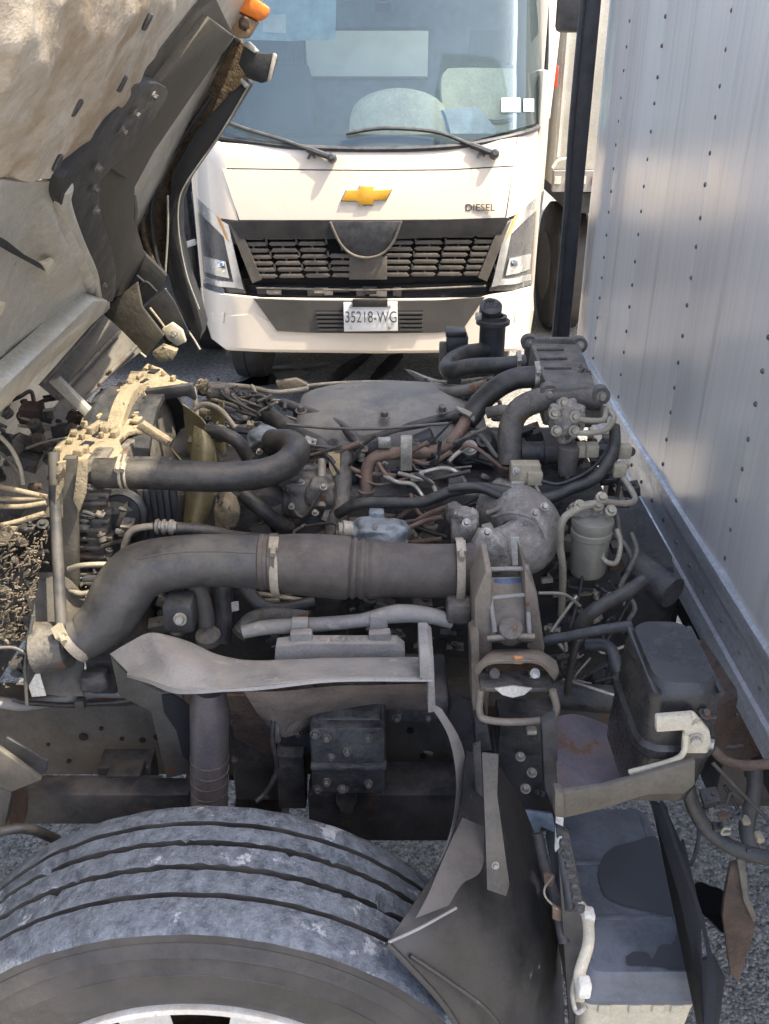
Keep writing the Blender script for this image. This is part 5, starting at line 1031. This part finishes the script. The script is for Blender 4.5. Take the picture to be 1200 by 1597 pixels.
for pts in [[(192, 410), (205, 422), (225, 440)], [(205, 470), (225, 440), (245, 455)], [(180, 452), (200, 470), (218, 484)]]:
    P = [U(a, b, Y=YF-.39) for a, b in pts]; G().tube(spline(P, 6), .004, 8).mk('gusset_ridge', M['arch'], CABP)
yplate('hanging_flap', [(158, 486), (214, 440), (222, 480), (256, 524), (228, 556), (190, 525)], YF-.55, .015, M['olive'], 'dark flap hanging from the cab floor')
G().tube([U(157, 488, Y=YF-.56), U(190, 526, Y=YF-.56), U(228, 557, Y=YF-.56)], .003, 8).mk('flap_edge', M['silver'], CABP)
yplate('side_step_panel', [(222, 482), (258, 450), (272, 470), (296, 520), (262, 540)], YF-.3, .01, M['arch'])
P = [U(a, b, Y=YF-.31) for a, b in [(234, 480), (248, 498), (258, 512)]]; G().tube(P, .004, 8).mk('thin_rod', M['pipe'], CABP)
yplate('lit_hinge', [(252, 514), (268, 504), (284, 516), (290, 534), (276, 540), (262, 530)], YF-.34, .02, M['cream'], 'bright hinge plate in sunlight')
yplate('lit_hinge_arm', [(236, 552), (252, 540), (276, 548), (270, 562), (248, 566)], YF-.42, .03, M['dustplate'])
G().bolt(U(272, 522, Y=YF-.345), (0, -1, .3), .011).mk('hinge_bolt', M['steel'], CABP)
sheet('ribbed_floor', [[(60, 600, 1.98), (110, 545, 2.1), (160, 490, 2.22)], [(85, 620, 1.98), (135, 570, 2.1), (188, 515, 2.22)], [(110, 640, 1.98), (165, 590, 2.1), (220, 548, 2.22)]], M['bracketdark'], CABP, 'ribbed silver cross panel', th=.01)
for d in (0, 22, 44): P = [U(66+d*1.1, 600+d*.9, Y=1.96), U(160+d*1.2, 492+d*1.1, Y=2.2)]; G().tube(P, .005, 8).mk('floor_rib', M['castiron'], CABP)
bolts(CABP, [(168, 583, 2.05), (172, 580, 2.05), (155, 600, 2.0), (205, 548, 2.18)], r=.005, m=M['rust'])
plate('cross_bar', [(75, 595, 1.95), (90, 590, 1.95), (140, 640, 1.9), (132, 650, 1.9)], 1.9, .02, M['silver'], CABP)
# marker lamp
ml = yplate('marker_lamp', [(352, -12), (384, -12), (420, 12), (416, 26), (404, 34), (368, 16), (350, 2)], YF-.12, .05, M['amber'], 'orange marker lamp lens at the cab corner', bev=.008)
yplate('lamp_base', [(350, 4), (368, 17), (403, 34), (386, 60), (372, 60), (342, 38)], YF-.115, .05, M['lampbase'], 'dirty tan base of the marker lamp', bev=.006)
yplate('lamp_seal', [(336, 28), (352, 4), (346, 0), (328, 26)], YF-.11, .05, M['silver'])
lump('lamp_hole', 381, 36, YF-.12, 8, 3, 10, M['rust'], None, 50, .2, CABP)

# ================================================================ WHITE TRUCK
TX, THW = -.10, .985
def FY(x, z):
    s = min(1.15, abs(x-TX)/THW)
    zz = max(0, z-1.62)
    base = 5.0 + (0 if z > .9 else -.03) + .34*zz + .05*max(0, min(1, (z-1.25)/.45))**1.5*1.0
    return base + .07*s*s + .42*max(0, (s-.70)/.30)**2.4
def T(px, py, off=0.):
    y = 5.1
    for _ in range(14):
        P = U(px, py, Y=y); y = FY(P.x, P.z)-off
    return U(px, py, Y=y)
WT = thing('white_truck', 'white cab-over truck facing the camera with gold badge and dark hexagonal grille', 'truck', (TX, 6.6, 0))
def interp(pl, t):
    n = len(pl)-1; q = min(t*n, n-1e-6); i = int(q); f = q-i; return (pl[i][0]*(1-f)+pl[i+1][0]*f, pl[i][1]*(1-f)+pl[i+1][1]*f)
def tp_(name, top, bot, m, off=0., th=.012, nu=24, nv=6, label=None, parent=None, bev=0, smooth=40):
    rows = []
    for i in range(nv+1):
        r = []
        for j in range(nu+1):
            a = interp(top, j/nu); b = interp(bot, j/nu); t = i/nv; r.append(T(a[0]+(b[0]-a[0])*t, a[1]+(b[1]-a[1])*t, off))
        rows.append(r)
    return G().grid(rows, th, (0, 1, 0)).mk(name, m, parent or WT, label, smooth=smooth, bev=bev)
def tpoly(name, pts, m, off=.004, th=.006, label=None, parent=None, bev=.001):
    return G().prism([T(a, b, off) for a, b in pts], (0, 1, 0), th+off*.5).mk(name, m, parent or WT, label, smooth=30, bev=bev)
def ttube(name, pts, off, hw, m, parent=None, n=8, label=None):
    P = spline([T(a, b, off) for a, b in pts], n); return G().tube(P, hw*pxm(P[0]), 8).mk(name, m, parent or WT, label)
# hood and corner panels
tp_('front_panel', [(345, 222), (450, 230), (590, 234), (720, 228), (806, 214)], [(346, 262), (480, 264), (590, 265), (700, 264), (802, 258)], M['white'], .0, label='white panel under the windscreen')
tp_('hood', [(347, 264), (480, 266), (590, 267), (700, 266), (801, 260)], [(374, 343), (480, 343), (590, 343), (700, 342), (788, 339)], M['white'], .004, label='white hood panel with badge')
tp_('corner_panel', [(298, 200), (320, 214), (344, 221)], [(300, 310), (340, 340), (372, 344)], M['white'], .0, nv=10)
tp_('corner_panel', [(808, 213), (835, 205), (857, 185)], [(790, 340), (818, 330), (848, 296)], M['white'], .0, nv=10)
# headlamps
def lampset(sx, mir):
    X = (lambda x: x) if not mir else (lambda x: 1147-x)
    dy = -4 if mir else 0
    def c(l): 
        q = [(X(a), b+dy) for a, b in l]; return q if not mir else q[::-1]
    top = [(298, 300), (318, 318), (345, 342)]; bot = [(316, 447), (345, 457), (384, 458)]
    hd = tp_('headlamp', c(top), c(bot), M['lampdark'], -.01, .03, nv=8, label='headlamp on the driver side' if not mir else 'headlamp next to the cargo box')
    tp_('lamp_strip', c([(298, 300), (318, 318), (344, 342)]), c([(308, 330), (330, 350), (352, 372)]), M['lamp'], .004, .014, parent=hd)
    tp_('lamp_strip', c([(344, 344), (350, 347), (356, 350)]), c([(366, 448), (372, 450), (380, 452)]), M['lamp'], .006, .016, parent=hd, nv=8)
    tp_('lamp_bowl', c([(318, 400), (334, 404), (352, 408)]), c([(320, 424), (338, 430), (358, 434)]), M['lamp'], .002, .02, parent=hd)
    tp_('lamp_strip', c([(318, 432), (342, 438), (364, 440)]), c([(318, 440), (342, 447), (368, 449)]), M['lamp'], .006, .016, parent=hd)
    tp_('lamp_indicator', c([(337, 336), (341, 339), (345, 343)]), c([(352, 372), (355, 375), (358, 379)]), M['lampamber'], .008, .016, parent=hd)
    P = T(X(346), 416+dy, .012); G().lathe(P, (0, -1, 0), [(-.01, .03), (0, .028), (.006, .02), (.008, 0)], 20).mk('lamp_lens', M['chrome'], hd)
lampset(1, False); lampset(1, True)
# grille
gr = tp_('grille_surround', [(357, 345), (470, 344), (590, 344), (700, 343), (795, 340)], [(374, 372), (480, 372), (590, 374), (690, 370), (782, 366)], M['dgrille'], .012, .02, label='dark grille surround')
tp_('grille_back', [(368, 366), (590, 366), (788, 362)], [(392, 446), (590, 448), (762, 442)], M['void'], -.07, .01)
for sgn in (0, 1):   # slanted side cheeks of the grille
    X = (lambda x: x) if not sgn else (lambda x: 1154-x)
    q = ([(358, 346), (366, 350)], [(394, 440), (404, 442)]); t = [(X(a), b-(3 if sgn else 0)) for a, b in [(356, 346), (382, 372)]]; b_ = [(X(a), b-(3 if sgn else 0)) for a, b in [(394, 442), (408, 436)]]
    if sgn: t = t[::-1]; b_ = b_[::-1]
    tp_('grille_cheek', t, b_, M['grille'], .010, .03)
rowsY = [372, 382, 392, 402, 412, 422, 432]
for ri, y in enumerate(rowsY):
    x0 = 368+ri*4.2; x1 = 788-ri*4.2; n = 9; 
    for k in range(n):
        a = x0+(x1-x0)*k/n; b = x0+(x1-x0)*(k+1)/n; 
        if ri < 3 and 525 < (a+b)/2 < 620 or (ri >= 3 and 545 < (a+b)/2 < 608): continue
        yy = y-(k*.5); s = 4 if (k+ri) % 2 else 0
        tpoly('grille_bar', [(a+1, yy-1+s*.5), (a+5, yy-4), (b-5, yy-4), (b-1, yy-1+s*.5), (b-5, yy+2), (a+5, yy+2)], M['grille'], .0, .035)
    if ri < 6:
        for k in range(n+1):
            a = x0+(x1-x0)*(k+(.5 if ri % 2 else 0))/n
            if a > x1 or 535 < a < 615: continue
            tpoly('grille_link', [(a-1, y), (a+2, y), (a+3, y+9), (a, y+9)], M['grille'], -.005, .02, bev=0)
tpoly('grille_centre', [(545, 400), (604, 400), (604, 436), (545, 436)], M['grille'], .004, .04)
sh = tpoly('grille_shield', [(516, 346), (626, 345), (612, 378), (596, 394), (572, 400), (548, 395), (530, 378)], M['black'], .022, .03, 'glossy black shield in the grille')
ttube('shield_trim', [(515, 346), (530, 378), (548, 396), (572, 402), (596, 396), (613, 378), (626, 345)], .035, 2.2, M['grille'])
# lower opening and bumper
tp_('lower_opening', [(388, 444), (590, 446), (762, 440)], [(398, 470), (590, 470), (756, 466)], M['void'], -.05, .01)
for i in range(12):
    px = random.uniform(400, 740); P = T(px, random.uniform(452, 460), -.03); G().box(P, (random.uniform(.03, .10), .02, random.uniform(.02, .05))).mk('grille_bracket', M[random.choice(['castiron', 'darkcast', 'steel'])], WT, bev=.003)
ttube('opening_bar', [(400, 449), (590, 452), (758, 446)], -.01, 1.6, M['castiron'])
bp = tp_('bumper', [(312, 450), (345, 459), (392, 464), (408, 466), (590, 468), (748, 466), (768, 460), (800, 456), (832, 447)], [(318, 488), (345, 494), (398, 490), (418, 500), (590, 500), (722, 500), (760, 488), (800, 490), (833, 484)], M['white'], .01, .03, nu=48)
tp_('bumper_lower', [(318, 488), (345, 494), (398, 490), (418, 500), (590, 500), (722, 500), (760, 488), (800, 490), (833, 484)], [(330, 528), (350, 541), (410, 545), (470, 546), (590, 547), (710, 546), (770, 545), (805, 543), (826, 530)], M['white'], .014, .03, nu=48, nv=6, label='white front bumper')
tp_('bumper_lip', [(332, 529), (350, 541), (410, 545), (590, 547), (770, 545), (805, 543), (826, 530)], [(338, 534), (354, 546), (412, 549), (590, 551), (770, 549), (803, 547), (822, 534)], M['white'], -.02, .10, nu=32)
ins = tp_('bumper_insert', [(396, 466), (480, 469), (590, 470), (680, 469), (756, 464)], [(432, 516), (480, 519), (590, 520), (680, 519), (722, 514)], M['gtrim'], .022, .02, nu=30, label='grey insert in the bumper')
for x0, x1 in ((493, 536), (621, 660)):
    tpoly('vent', [(x0, 484), (x1, 484), (x1-2, 517), (x0+6, 517)], M['void'], .026, .01, parent=ins, bev=0)
    for k in range(5): tpoly('vent_slat', [(x0+k, 487+k*6.5), (x1, 487+k*6.5), (x1, 490+k*6.5), (x0+k, 490+k*6.5)], M['gtrim'], .034, .012, parent=ins, bev=0)
for a in (340, 812): tpoly('fog_blank', [(a-10, 488), (a+10, 488), (a+9, 504), (a-8, 504)], M['white'], .02, .008, parent=bp, bev=.002)
# licence plate
pl = tpoly('licence_plate', [(536, 473), (620, 472), (621, 516), (537, 517)], M['plate'], .045, .006, 'white licence plate', bev=.001)
for a, b in [(548, 478), (608, 478), (548, 511), (608, 511)]: G().bolt(T(a, b, .047), (0, -1, 0), .009, .003).mk('plate_screw', M['steel'], pl, smooth=30)
tpoly('plate_bracket', [(550, 468), (605, 468), (605, 479), (550, 479)], M['dgrille'], .052, .004, parent=WT)
def text(s, P, size, m, parent, name, sx=1, rot=None, ext=.001, label=None):
    cu = bpy.data.curves.new(name, 'FONT'); cu.body = s; cu.size = size; cu.extrude = ext; cu.align_x = 'CENTER'; cu.align_y = 'CENTER'
    ob = bpy.data.objects.new('tmp', cu); link(ob); dg = bpy.context.evaluated_depsgraph_get(); me = bpy.data.meshes.new_from_object(ob.evaluated_get(dg)); bpy.data.objects.remove(ob)
    o = bpy.data.objects.new(name, me); link(o); me.materials.clear(); me.materials.append(m); o.parent = parent; WL[o.name] = P; o.location = V(P)-WL[parent.name]
    o.rotation_euler = rot or (math.pi/2, 0, 0); o.scale = (sx, 1.15, 1); return o
pc = T(579, 494, .047)
text('35218-WG', pc+V((0, -.002, -.004)), .078, M['ink'], pl, 'plate_number', .80)
# gold badge
bw = [(533, 313), (541, 297), (560, 297), (561, 291), (584, 291), (583, 297), (611, 296), (602, 312), (583, 312), (582, 319), (559, 320), (560, 314)]
tpoly('badge_edge', [(572+(a-572)*1.05, 305.5+(b-305.5)*1.12) for a, b in bw], M['chrome'], .012, .012, bev=.002)
tpoly('badge', bw, M['gold'], .020, .012, 'gold cross shaped badge on the hood', bev=.003)
text('DIESEL', T(749, 324, .01), .043, M['grille'], WT, 'diesel_lettering', 1.25, ext=.003)
# windscreen
wtop = [(240, -300), (400, -300), (590, -300), (760, -300), (905, -300)]; wbot = [(322, 206), (450, 226), (590, 231), (720, 224), (846, 190)]
sc_g = tp_('windscreen', wtop, wbot, M['glass'], -.012, .005, nu=40, nv=16, label='tinted windscreen')
ttube('screen_seal', [(300, 100), (318, 204), (335, 212), (450, 228), (590, 233), (720, 227), (815, 208), (842, 196), (850, 180), (852, 120), (853, 40), (852, -120)], .004, 4, M['black'], n=6)
tp_('pillar', [(820+50, -300), (915, -300)], [(850, 190), (858, 184)], M['white'], .0, .05, nu=3, nv=14)
tp_('pillar', [(225, -300), (262, -300)], [(300, 200), (318, 204)], M['white'], .0, .05, nu=3, nv=14)
def wiper(pts, piv):
    o = ttube('wiper', pts, .022, 3, M['black'], label=None); ttube('wiper_arm', [pts[-1], piv], .026, 5, M['black'], parent=o, n=3)
    P = T(*piv, .03); G().lathe(P, (0, -1, .3), [(-.02, .025), (.02, .022), (.03, .012), (.03, 0)], 16).mk('wiper_pivot', M['black'], o)
wiper([(340, 184), (380, 200), (440, 218), (480, 232)], (518, 246)); wiper([(540, 208), (600, 200), (680, 206), (735, 226)], (772, 240))
ttube('washer_jet', [(480, 248), (486, 240), (492, 246)], .02, 2, M['black']); ttube('washer_jet', [(745, 246), (750, 238), (757, 243)], .02, 2, M['black'])
# cab shell
xl, xr = TX-THW, TX+THW
G().box((xl+.02, 6.15, 1.35), (.04, 1.45, 1.3)).mk('cab_side', M['white'], WT, bev=.01); G().box((xr-.02, 6.15, 1.35), (.04, 1.45, 1.3)).mk('cab_side', M['white'], WT, bev=.01)
G().box((TX, 6.2, 3.0), (1.95, 1.5, .10)).mk('cab_roof', M['white'], WT, bev=.03)
G().box((TX, 6.1, 1.32), (1.86, 1.3, .06)).mk('cab_floor', M['dash'], WT)
for s_ in (xl+.02, xr-.02):
    for yy in (5.72, 6.85): G().box((s_, yy, 2.45), (.05, .10, 1.1)).mk('door_pillar', M['white'], WT, bev=.01)
    G().box((s_, 6.28, 2.45), (.006, 1.0, .95)).mk('side_window', M['glass'], WT)
rw0 = U(475, 45, Y=6.85); rw1 = U(668, 122, Y=6.85)
z0_, z1_ = rw1.z, rw0.z
for c_, s_ in [(((xl+rw0.x)/2, 6.88, 2.15), (rw0.x-xl, .05, 1.7)), (((rw1.x+xr)/2, 6.88, 2.15), (xr-rw1.x, .05, 1.7)), (((rw0.x+rw1.x)/2, 6.88, (z0_+1.3)/2), (rw1.x-rw0.x, .05, z0_-1.3)), (((rw0.x+rw1.x)/2, 6.88, (z1_+3.0)/2), (rw1.x-rw0.x, .05, 3.0-z1_))]:
    G().box(c_, s_).mk('rear_wall', M['cabin'], WT)
P = [V((rw0.x, 6.84, z0_)), V((rw1.x, 6.84, z0_)), V((rw1.x, 6.84, z1_)), V((rw0.x, 6.84, z1_)), V((rw0.x, 6.84, z0_))]
G().tube(P, .012, 8).mk('rear_window_seal', M['black'], WT); G().box(((rw0.x+rw1.x)/2, 6.87, (z0_+z1_)/2), (rw1.x-rw0.x, .006, z1_-z0_)).mk('rear_window', M['glass'], WT)
# white truck cargo body behind
G().box((TX, 10.2, 2.35), (2.35, 6.0, 2.5)).mk('cargo_body', M['plate'], WT, 'pale cargo box behind the white cab', bev=.02)
G().box((TX, 9.0, .75), (.8, 8.0, .2)).mk('chassis_frame', M['blackmetal'], WT)
# seats, visor, dash
def seat(px, w_):
    P = U(px, 150, Y=6.5); rbox('seat_back', [(P.x, 6.52, 1.4, w_, .10, .06), (P.x, 6.55, 1.9, w_*.97, .09, .06), (P.x, 6.58, 2.0, w_*.85, .07, .06)], M['seat'], WT)
    rbox('headrest', [(P.x, 6.58, 2.02, w_*.5, .06, .05), (P.x, 6.59, 2.1, w_*.52, .06, .05), (P.x, 6.6, 2.2, w_*.45, .05, .04)], M['seat'], WT)
    rbox('seat_cushion', [(P.x, 6.25, 1.38, w_, .28, .06), (P.x, 6.25, 1.5, w_*.98, .27, .06)], M['seat'], WT)
seat(430, .25); seat(760, .25)
tp_('sun_visor', [(380, -10), (450, -10), (525, -10)], [(384, 62), (450, 64), (523, 62)], M['visor'], -.09, .02, nu=8, nv=3, label='pale sun visor behind the windscreen')
vs = WT
tp_('visor_label', [(412, 24), (446, 22)], [(410, 50), (446, 52)], M['label'], -.085, .002, nu=3, nv=2)
G().box((TX, 5.62, 1.60), (1.8, .42, .16)).mk('dashboard', M['dash'], WT, bev=.04)
sw = U(770, 225, Y=5.7)
stw = G(); stw.tube([V((sw.x+math.cos(q*math.pi/12)*.21, 5.78+math.sin(q*math.pi/12)*.17, 1.85+math.sin(q*math.pi/12)*.12)) for q in range(25)], .014, 10, False); stw.mk('steering_wheel', M['dash'], WT)
tp_('screen_sticker', [(782, 152), (812, 152)], [(782, 175), (812, 175)], M['stick'], -.004, .001, nu=6, nv=3); tp_('screen_sticker', [(817, 154), (833, 154)], [(817, 174), (833, 174)], M['paper'], -.004, .001, nu=6, nv=3)
G().box(U(598, 12, Y=6.6), (.10, .04, .05)).mk('cabin_lamp', M['dash'], WT)
# front wheels
for s_, xx in ((-1, xl+.16), (1, xr-.16)):
    wt = G().lathe((xx-.12, 6.35, .46), (1, 0, 0), [(0, .28), (0, .40), (.02, .45), (.05, .46), (.10, .46), (.10, .452), (.11, .452), (.11, .46), (.19, .46), (.22, .45), (.24, .40), (.24, .28), (0, .28)], 48).mk('tyre', M['sidewall'], WT, 'front tyre', smooth=35)
    G().lathe((xx-.10, 6.35, .46), (1, 0, 0), [(0, 0), (0, .28), (.2, .28), (.2, 0)], 32).mk('wheel_rim', M['rim'], WT)
G().box((TX, 6.35, .5), (1.6, .12, .12)).mk('axle', M['blackmetal'], WT)
G().box((TX, 6.0, .80), (1.5, 1.4, .25)).mk('cab_underframe', M['darkcast'], WT)
# mirror
G().box((xr+.16, 5.75, 2.36), (.20, .06, .36)).mk('mirror', M['black'], WT, bev=.03); G().tube([(xr, 5.75, 2.6), (xr+.15, 5.75, 2.6), (xr+.16, 5.76, 2.2)], .015, 8).mk('mirror_arm', M['black'], WT)
G().box((xl-.16, 5.75, 2.4), (.20, .06, .36)).mk('mirror', M['black'], WT, bev=.03)
# things lying on the dashboard of the white truck
def dome(px0, px1, py0, py1, Y, m, name, label, cat):
    a = U(px0, py1, Y=Y); b = U(px1, py1, Y=Y); t = U(px0, py0, Y=Y); rows = []; w2 = (b.x-a.x)/2; h = t.z-a.z; cx = (a.x+b.x)/2
    for i in range(10):
        v = i/9; rows.append([V((cx+w2*math.sin((u/16-.5)*math.pi)*(1-.35*v**3), Y+.16*(v)-.10*math.cos((u/16-.5)*math.pi), a.z+h*math.sin(v*math.pi/2)*(.7+.3*math.cos((u/16-.5)*math.pi)))) for u in range(17)])
    return G().grid(rows, .01, (0, 1, 0)).mk(name, m, None, label, cat=cat, smooth=60)
dome(545, 700, 138, 212, 5.55, M['creamcloth'], 'cloth_bundle', 'cream cloth bundle lying on the dashboard left of the windscreen sheet', 'cloth')
def onscreen(name, pts, Y, m, label, cat, th=.003, tilt=.0):
    return G().prism([U(a, b, Y=Y+tilt*(220-b)/100) for a, b in pts], (0, 1, 0), th).mk(name, m, None, label, cat=cat)
onscreen('paper_sheet', [(693, 170), (745, 166), (778, 205), (765, 212), (705, 214)], 5.50, M['paper'], 'white paper sheet propped behind the windscreen', 'paper', tilt=.1)
onscreen('blue_folder', [(682, 172), (692, 172), (708, 206), (690, 204)], 5.52, M['blueink'], 'small blue folder beside the white paper on the dashboard', 'folder', tilt=.1)
onscreen('green_card', [(668, 168), (684, 172), (688, 190), (670, 192)], 5.54, M['greenink'], 'small green card left of the blue folder on the dashboard', 'card', tilt=.1)
# made-up rounded sheet and outline standing in for a windscreen reflection
fr = [(690, 190), (686, 130), (694, 108), (712, 103), (800, 104), (828, 110), (845, 135), (848, 180), (835, 200), (790, 212)]
shd = thing('screen_reflection', 'pale rounded sheet with dark outline standing in for a reflection on the right side of the windscreen', 'reflection', U(760, 215, Y=5.6))
P = [U(a, b, Y=5.58+.12*(220-b)/100) for a, b in fr]
G().prism(P, (0, 1, 0), .004).mk('reflection_panel', M['creamcloth'], shd, bev=0); G().tube(spline(P+[P[0]], 6), .009, 8, False).mk('reflection_outline', M['dash'], shd)
onscreen('red_cap', [(385, 214), (400, 208), (418, 212), (416, 222), (386, 222)], 5.45, M['red'], 'small red cap on the dashboard behind the left wiper', 'cap', .04)

# ================================================================ BACKGROUND VEHICLES
TL = thing('grey_trailer', 'pale trailer parked beyond the right side of the white truck', 'trailer', (2.4, 9.5, 0))
G().box((2.46, 10.0, 2.55), (2.5, 6.0, 2.7)).mk('trailer_body', M['trailer'], TL, bev=.02)
for i in range(14): G().box((1.24+i*.18, 6.985, 2.6), (.02, .03, 2.4)).mk('trailer_rib', M['trailer'], TL)
G().box((2.46, 6.96, 1.24), (2.5, .06, .14)).mk('trailer_sill', M['fender'], TL)
for i in range(10): G().box((1.24+i*.09, 6.925, 1.25), (.045, .012, .05)).mk('reflective_strip', M['red'] if i % 2 else M['label'], TL)
G().box((2.46, 9.9, 1.08), (2.2, 5.8, .14)).mk('trailer_frame', M['blackmetal'], TL)
for x in (1.45, 3.3):
    G().lathe((x-.14, 7.6, .5), (1, 0, 0), [(0, .25), (0, .46), (.03, .5), (.25, .5), (.28, .46), (.28, .25)], 40).mk('tyre', M['sidewall'], TL); G().lathe((x-.15, 7.6, .5), (1, 0, 0), [(0, 0), (0, .27), (.2, .27), (.2, 0)], 30).mk('wheel_rim', M['castiron'], TL)
hose('trailer_cable', [(862, 262, 6.8), (872, 250, 6.8), (892, 248, 6.8), (905, 256, 6.8)], 2.5, M['label'], TL)
P = U(862, 120, Y=6.94); G().box(P, (.07, .03, .14)).mk('tail_lamp', M['red'], TL, 'red tail lamp', bev=.006)
DT = thing('dark_van', 'dark parked van half hidden behind the tilted cab, left of the white truck', 'van', (-2.1, 7.0, 0))
rbox('van_body', [(-2.1, 8.2, .35, .8, 2.0, .15), (-2.1, 8.2, 1.2, .85, 2.0, .15), (-2.1, 8.4, 1.9, .75, 1.7, .2), (-2.1, 8.5, 2.1, .65, 1.5, .2)], mat('dark_van_paint', (.02, .025, .035), .2), DT)
G().lathe((-1.42, 7.0, .34), (1, 0, 0), [(0, .18), (0, .31), (.02, .34), (.18, .34), (.2, .31), (.2, .18)], 36).mk('tyre', M['sidewall'], DT)
G().lathe((-1.36, 7.0, .34), (1, 0, 0), [(0, 0), (0, .2), (.12, .2), (.12, 0)], 24).mk('wheel_rim', M['steel'], DT)
P = U(290, 382, Y=5.95); G().box((P.x, 5.95, P.z), (.14, .05, .035), Matrix.Rotation(-.3, 3, 'Y')).mk('door_mirror', M['label'], DT, bev=.008); G().box((P.x-.12, 6.1, P.z), (.14, .3, .05)).mk('mirror_arm', M['black'], DT)
G().box((-1.30, 6.25, 1.0), (.04, .1, .7)).mk('van_bull_bar', M['black'], DT)
# yard wall far behind
G().box((0, 24, 2.0), (60, .3, 4.0)).mk('yard_wall', M['plasterwall'], None, 'long rendered yard wall behind the parked trucks', cat='wall')
# pebbles right of the white truck
for a, b, r, lb in [(865, 502, .05, 'largest grey stone on the ground beside the foot of the black corner post'), (868, 455, .03, 'small stone farthest back in the gap right of the white truck'), (846, 490, .025, 'smallest stone close to the corner of the white bumper')]:
    P = U(a, b, Z=0); bm = bmesh.new(); bmesh.ops.create_icosphere(bm, subdivisions=2, radius=1)
    vs_ = [V((P.x+v.co.x*r, P.y+v.co.y*r, r*.4+v.co.z*r*.6))*(1) + noise.noise_vector(v.co*2)*r*.3 for v in bm.verts]; fs_ = [tuple(v.index for v in f.verts) for f in bm.faces]; bm.free()
    mk('stone', vs_, fs_, M['fender'], None, lb, cat='stone', group='stones on the yard ground')
for d in (bpy.data.objects,):
    for o in d:
        if o.name.startswith('tmp'): bpy.data.objects.remove(o)
